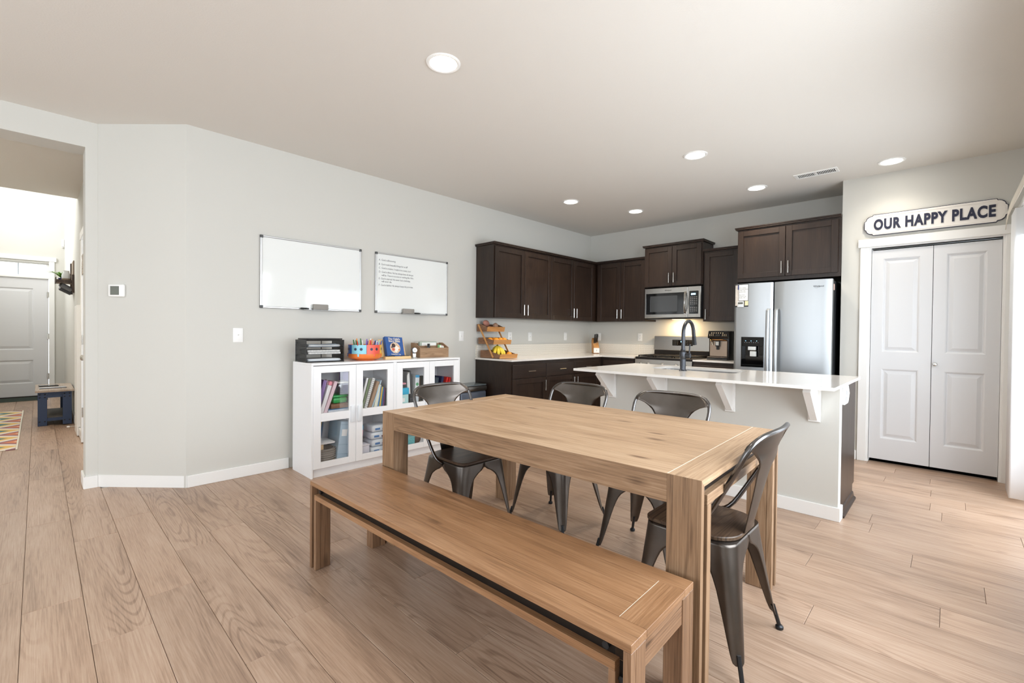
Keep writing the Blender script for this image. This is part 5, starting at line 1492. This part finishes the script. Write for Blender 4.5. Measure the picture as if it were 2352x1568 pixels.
for x, lb in ((1.785, 'grey felt eraser on the blank whiteboard ledge'), (2.715, 'grey felt eraser on the ledge of the written whiteboard')):
    e = thing('board_eraser', lb, 'eraser', (x, YW-.038, 1.3898))
    MB().box(-.068, .068, -.014, .014, 0, .052, .007, 3).build('felt', FELT, e)
    MB().box(-.064, .064, .0142, .018, .006, .046, .001).build('grip', C('eraser_back', 110, 108, 104), e)
for x, lb in ((1.64, 'black marker lying on the blank whiteboard ledge'), (2.826, 'black marker on the ledge of the written whiteboard')):
    e = thing('board_marker', lb, 'marker', (x, YW-.036, 1.3903+.008))
    MB().cyl((-.03, 0, 0), (.018, 0, 0), .0078, n=12).build('barrel', BLACK, e)
    MB().cyl((.0185, 0, 0), (.04, 0, 0), .008, .006, 12).build('cap', C('marker_cap', 60, 60, 64), e)

# ================================================================== LETTERED SIGN
SG = thing('wall_sign', 'white street-style sign lettered OUR HAPPY PLACE above the pantry door', 'sign', (XP, .628, 2.163), -PI/2)
w, h = .945, .198
def sign_outline(g):
    q = []
    # one corner (bottom left): step, hollow curve, step; mirrored to the others
    c = [(.0, .060), (.012, .052)]+[(.012+.048*(1-math.cos(R(a))), .052-.040*math.sin(R(a))) for a in range(15, 91, 15)]+[(.066, .0)]
    c = [(x+g*(1 if x < .03 else .6), z+g*(1 if z < .03 else .6)) for x, z in c]
    bl = c
    br = [(w-x, z) for x, z in c][::-1]
    tr_ = [(w-x, h-z) for x, z in c]
    tl = [(x, h-z) for x, z in c][::-1]
    return bl+br+tr_+tl
NAVY = C('sign_navy', 30, 34, 58, .45)
SIGNW = C('sign_white', 236, 232, 226, .4)
MB().prism(sign_outline(0), 'Y', -.020, -.001).build('rim', NAVY, SG, smooth=False)
MB().prism(sign_outline(.005), 'Y', -.0215, -.0202).build('face', SIGNW, SG, smooth=False)
b = MB()
ol, il = sign_outline(.016), sign_outline(.023)
b.ring(ol, il, 'Y', -.0245, -.0216); b.build('border', SIGNW, SG, smooth=False)
me = text_mesh('OUR HAPPY PLACE', .15, 'LEFT', .002, .0062, 1.12)
xs = [v.co.x for v in me.vertices]; ys = [v.co.y for v in me.vertices]
sxk, szk = .800/(max(xs)-min(xs)), .104/(max(ys)-min(ys))
me.transform(Matrix.Diagonal((sxk, szk, 1, 1)) @ Matrix.Translation((-min(xs), -min(ys), 0)))
link('lettering', me, NAVY, SG, (.073, -.0245, .047), (PI/2, 0, 0))

# ================================================================== VERTICAL BLIND BESIDE THE PATIO DOOR
VB = thing('vertical_blind', 'white vertical blind with valance beside the pantry wall', 'blind', (0, 0, 0))
VANE = mat('pale_vinyl', rgb(236, 238, 240), .45)
MB().box(3.3, 5.33, -.395, -.345, 2.165, 2.205, .003).build('headrail', WHITE, VB)
for k in range(9):
    x = 5.22-.035*k; sw = .012
    MB().grid(lambda u, v: (x+sw*(u-.5)+.004*math.sin(PI*u), -.41+.095*u, .03+2.12*v), 8, 1).build('vane', VANE, VB)
    MB().box(x-.006, x+.006, -.375, -.355, 2.1505, 2.1645).build('hook', WHITE, VB, smooth=False)
for o in children(VB):
    if o.name.startswith('vane'): solid(o, .0012)
MB().cyl((5.15, -.325, 1.02), (5.15, -.325, 2.16), .0025, n=6).cyl((5.15, -.325, .95), (5.15, -.325, 1.02), .006, n=8).build('cord', WHITE, VB)
b = MB()
path = [(5.49, -.30, 2.085, 2.10), (5.47, -.303, 2.12, 2.16), (5.43, -.306, 2.15, 2.21), (5.36, -.309, 2.175, 2.24), (5.22, -.312, 2.185, 2.255), (5.0, -.315, 2.19, 2.26), (4.6, -.318, 2.19, 2.26), (3.3, -.32, 2.19, 2.26)]
V = [[b.bm.verts.new((x, y, z0)), b.bm.verts.new((x, y, z1))] for x, y, z0, z1 in path]
for a, c in zip(V, V[1:]): b.bm.faces.new((a[0], c[0], c[1], a[1]))
solid(b.build('valance', mat('cream_vinyl', rgb(238, 232, 220), .5), VB), .003)
for x in (3.6, 4.5, 5.3): MB().box(x-.01, x+.01, YR+.0005, -.324, 2.206, 2.222).build('valance_bracket', WHITE, VB, smooth=False)

# ================================================================== HALL
# navy bolted bench-table
NV = thing('side_table', 'navy blue bolted wooden table with brown top in the hall', 'table', (.150, 8.42, 0))
NAVYP = C('navy_paint', 42, 58, 88, .5, var=.12, vscale=20)
GTOP = wood('grey_brown_top', rgb(120, 100, 84), rgb(168, 150, 134), rgb(196, 182, 168), 'Y', .4, 1, .1, .05, .15)
lw, ly, th = .15, .43, .435
for k in range(3): MB().box(-.172+k*.1150, -.172+k*.1150+.1142, -ly-.03, ly+.03, th-.022, th, .001).build('top_plank', GTOP, NV, smooth=False)
for sy in (-1, 1):
    for sx in (-1, 1):
        x0, x1 = sorted((sx*lw, sx*(lw-.082)))
        y0, y1 = sorted((sy*ly, sy*(ly-.02)))
        lg = MB().box(x0, x1, y0, y1, 0, th-.0225, .002).build('leg', NAVYP, NV, smooth=False)
        xx = sorted((sx*lw, sx*(lw-.02)))
        MB().box(xx[0], xx[1], min(y0, sy*(ly-.10)) if sy > 0 else y1+.0002, y0-.0002 if sy > 0 else sy*(ly-.10), 0, th-.0225).build('leg_side', NAVYP, lg, smooth=False)
        for bx in (.2, .75):
            for z in (th-.05, th-.085, .055):
                MB().lathe([(.008, 0), (.008, -.003*1), (.004, -.006), (.001, -.0065)], (0, 0, 0), 10, 'Y').build('bolt', BLKM, lg, (x0+.082*bx, sy*ly, z), (0, 0, 0 if sy < 0 else PI))
    y0, y1 = sorted((sy*(ly-.004), sy*(ly-.02)))
    MB().box(-lw+.0825, lw-.0825, y0, y1, th-.092, th-.0225).build('end_rail', NAVYP, NV, smooth=False)
    MB().box(-lw+.0825, lw-.0825, y0, y1, .055, .092).build('lower_rail', NAVYP, NV, smooth=False)
for sx in (-1, 1):
    x0, x1 = sorted((sx*(lw-.004), sx*(lw-.02)))
    MB().box(x0, x1, -ly+.101, ly-.101, th-.092, th-.0225).build('side_rail', NAVYP, NV, smooth=False)
    MB().box(x0, x1, -ly+.101, ly-.101, .055, .092).build('side_rail', NAVYP, NV, smooth=False)
MB().box(-lw+.021, lw-.021, -ly+.021, ly-.021, .0925, .105).build('shelf', C('dark_shelf', 84, 80, 74, .6, var=.3, vscale=12), NV, smooth=False)
mg = thing('magazine', 'magazine with dark spine lying on the hall table', 'magazine', (.13, 8.30, th+.0004), R(4))
MB().box(-.12, .125, -.09, .07, 0, .007, .001).build('cover', C('magazine_grey', 196, 200, 206, .2, var=.25, vscale=30), mg, smooth=False)
MB().box(-.122, .127, -.0935, -.0905, 0, .0072).build('spine', C('magazine_spine', 70, 70, 80), mg, smooth=False)
mg = thing('tablet', 'slim dark tablet lying behind the magazine on the hall table', 'tablet', (.10, 8.56, th+.0004), R(4))
MB().box(-.09, .09, -.07, .07, 0, .012, .003).build('case', BLACK, mg, smooth=False)
MB().box(-.082, .082, -.062, .062, .0122, .0128).build('screen', BLKG, mg, smooth=False)

# rug with zigzag bands
RUG = bpy.data.materials.new('zigzag_rug'); RUG.use_nodes = True
nt = RUG.node_tree; N = nt.nodes; L = nt.links; bs = N['Principled BSDF']; bs.inputs['Roughness'].default_value = .95; bs.inputs['Specular IOR Level'].default_value = .1
tc = N.new('ShaderNodeTexCoord'); sp = N.new('ShaderNodeSeparateXYZ'); L.new(tc.outputs['Object'], sp.inputs[0])
def mth(op, a, b=None):
    n_ = N.new('ShaderNodeMath'); n_.operation = op
    for i, v in enumerate((a, b)):
        if v is None: continue
        if isinstance(v, (int, float)): n_.inputs[i].default_value = v
        else: L.new(v, n_.inputs[i])
    return n_.outputs[0]
zig = mth('ABSOLUTE', mth('SUBTRACT', mth('FRACT', mth('MULTIPLY', sp.outputs[1], 1.9)), .5))
band = mth('FRACT', mth('ADD', mth('MULTIPLY', sp.outputs[0], 1.15), mth('MULTIPLY', zig, .7)))
cr = N.new('ShaderNodeValToRGB'); cr.color_ramp.interpolation = 'CONSTANT'
cols = [(0, (226, 216, 204)), (.14, (196, 112, 96)), (.26, (226, 216, 204)), (.36, (96, 132, 138)), (.48, (226, 190, 116)), (.58, (226, 216, 204)), (.70, (150, 110, 120)), (.78, (212, 140, 108)), (.88, (222, 212, 202)), (.95, (110, 146, 140))]
e = cr.color_ramp.elements
e[0].position, e[0].color = 0, rgb(*cols[0][1]); e[1].position, e[1].color = cols[1][0], rgb(*cols[1][1])
for p_, c_ in cols[2:]:
    k = e.new(p_); k.color = rgb(*c_)
L.new(band, cr.inputs[0]); L.new(cr.outputs[0], bs.inputs['Base Color'])
rg = thing('hall_rug', 'cream runner rug with coloured zigzag bands on the hall floor', 'rug', (-.64, 8.1, 0))
MB().box(-.49, .488, -1.48, 1.52, .0006, .009, .002).build('field', RUG, rg, smooth=False)
EDG = C('rug_binding', 226, 220, 206, .9)
for x in (-.505, .4885): MB().box(x, x+.0145, -1.49, 1.53, .0006, .0095, .002).build('binding', EDG, rg, smooth=False)
mt = thing('door_mat', 'dark green ribbed mat at the front door', 'doormat', (-.36, YD-.30, .0006))
MB().box(-.42, .48, -.26, .22, 0, .010, .003).build('base', C('mat_green', 78, 88, 82, .95), mt, smooth=False)
b = MB()
for k in range(18): b.box(-.40, .46, -.24+k*.025, -.228+k*.025, .0102, .014)
b.build('rib', C('mat_rib', 64, 74, 68, .95), mt, smooth=False)
ds = thing('door_stop', 'white-tipped spring door stop on the hall baseboard', 'door stop', (XH-.0145, 7.42, .05))
MB().cyl((0, 0, 0), (-.06, -.0, 0), .005, n=8).build('spring', CHROME, ds); MB().cyl((-.0605, 0, 0), (-.085, 0, 0), .009, n=10).build('tip', WHITE, ds)
# white framed half-height gate panel by the wall
gp = thing('folded_gate', 'narrow white panel standing against the hall wall beyond the closet', 'gate', (XH-.016, 7.25, 0))
MB().box(-.014, 0, -.22, .22, .0, .0949).box(-.014, .0155, -.22, .22, .095, 1.46).build('panel', WHITE, gp, smooth=False); MB().box(-.016, -.0142, -.2, .2, .08, 1.40).build('inset', TRIM, gp, smooth=False)
# wall shelf with plant and jar
WS = thing('wall_shelf', 'dark wooden box shelf with rolled papers on the hall wall', 'shelf', (XH, 8.45, 1.66))
DKW = wood('dark_stain', rgb(40, 30, 26), rgb(70, 56, 48), rgb(104, 88, 76), 'Z', .5, 2, .1, .05, .1)
MB().box(-.024, -.0005, -.24, -.21, .0, .235, .002).build('side_upright', DKW, WS, smooth=False)
MB().box(-.024, -.0005, .21, .24, .0, .42, .002).build('side_upright', DKW, WS, smooth=False)
MB().box(-.012, -.0005, -.2095, .2095, .10, .42, .001).build('back_board', C('weathered_board', 140, 124, 108, .7, var=.2, vscale=20), WS, smooth=False)
MB().box(-.165, -.0125, -.2095, .2095, .135, .155, .001).build('shelf_board', C('weathered_board', 0, 0, 0), WS, smooth=False)
MB().box(-.175, -.1655, -.2095, .2095, .130, .195, .001).box(-.165, -.0245, -.2195, -.2098, .130, .165).build('lip', DKW, WS, smooth=False)
for k, (y, z) in enumerate(((-.12, .075), (-.02, .035))):
    r_ = thing('rolled_paper', ('striped' if k == 0 else 'dark')+' rolled paper hanging under the hall shelf', 'paper roll', (XH-.075, 8.45+y, 1.66+z))
    MB().cyl((-.05, -.02, .028), (.05, .02, -.03), .030, n=16).build('roll', C('striped_paper%d' % k, 120-40*k, 122-40*k, 126-40*k, .7, var=.4, vscale=60), r_)
    MB().cyl((-.0505, -.0202, .0283), (-.056, -.0224, .0316), .024, n=16).build('end', C('roll_end', 60, 58, 58), r_)
jr = thing('glass_jar', 'frosted glass jar on the hall wall shelf', 'jar', (XH-.075, 8.32, 1.8156))
MB().lathe([(.040, 0), (.042, .02), (.042, .03)], (0, 0, 0), 20).build('base', C('jar_wood', 150, 132, 112), jr)
MB().lathe([(.042, .0303), (.044, .07), (.034, .10), (.03, .125), (.033, .13)], (0, 0, 0), 20).build('glass', C('frosted_glass', 226, 228, 228, .2), jr)
pl = thing('potted_plant', 'small spiky green plant on the hall wall shelf', 'plant', (XH-.11, 8.50, 1.8156))
MB().lathe([(.028, 0), (.036, .045), (.032, .045), (.03, .03)], (0, 0, 0), 16).build('pot', C('navy_pot', 50, 54, 110, .4), pl)
LEAF = C('spiky_leaf', 108, 158, 60, .5, var=.25, vscale=20)
for k in range(16):
    a = R(k*137.5); tl = .10+.08*((k*5) % 7)/7; up = .05+.05*((k*3) % 5)/5
    dx, dy = math.cos(a), math.sin(a)
    if dx > .3: dx *= .35
    pts = [Vector((dx*tl*u, dy*tl*u, .04+up*math.sin(u*PI*.75)+.02*u)) for u in (0, .35, .7, 1)]
    b = MB(); s_ = Vector((-dy, dx, 0)).normalized() if (dx or dy) else Vector((1, 0, 0))
    ws = (.008, .009, .006, .0005)
    Vv = [[b.bm.verts.new(p-s_*w_), b.bm.verts.new(p+s_*w_)] for p, w_ in zip(pts, ws)]
    for q, r2 in zip(Vv, Vv[1:]): b.bm.faces.new((q[0], r2[0], r2[1], q[1]))
    solid(b.build('leaf', LEAF, pl), .001)
ch = thing('door_chime', 'white door chime box on the front-door wall', 'chime', (.300, YD, 2.70))
MB().box(-.0, .034, -.05, 0, -.075, .075, .01, 3).build('cover', WHITE, ch); MB().box(.0, .03, -.052, -.0505, -.062, -.055).build('slot', DIMT, ch, smooth=False)
# barn-wood decoration hung on the closet door
dc = thing('barnwood_sign', 'grey barn-wood arrow decoration hanging on the closet door', 'decoration', (XH+.003, 6.18, 1.84))
GB = wood('barnwood', rgb(110, 102, 94), rgb(160, 152, 142), rgb(196, 190, 180), 'Y', .8, 2, .2, .1, .1)
for k in range(4): MB().prism([(-.27+.03*k, -.09+k*.05), (.25-.04*(k % 2), -.09+k*.05), (.22+.05*(k % 2), -.043+k*.05), (-.27+.03*k, -.043+k*.05)], 'X', -.022, -.003).build('slat', GB, dc, smooth=False)
MB().box(-.0028, -.0002, -.02, .02, -.07, .10).build('batten', GB, dc, smooth=False)
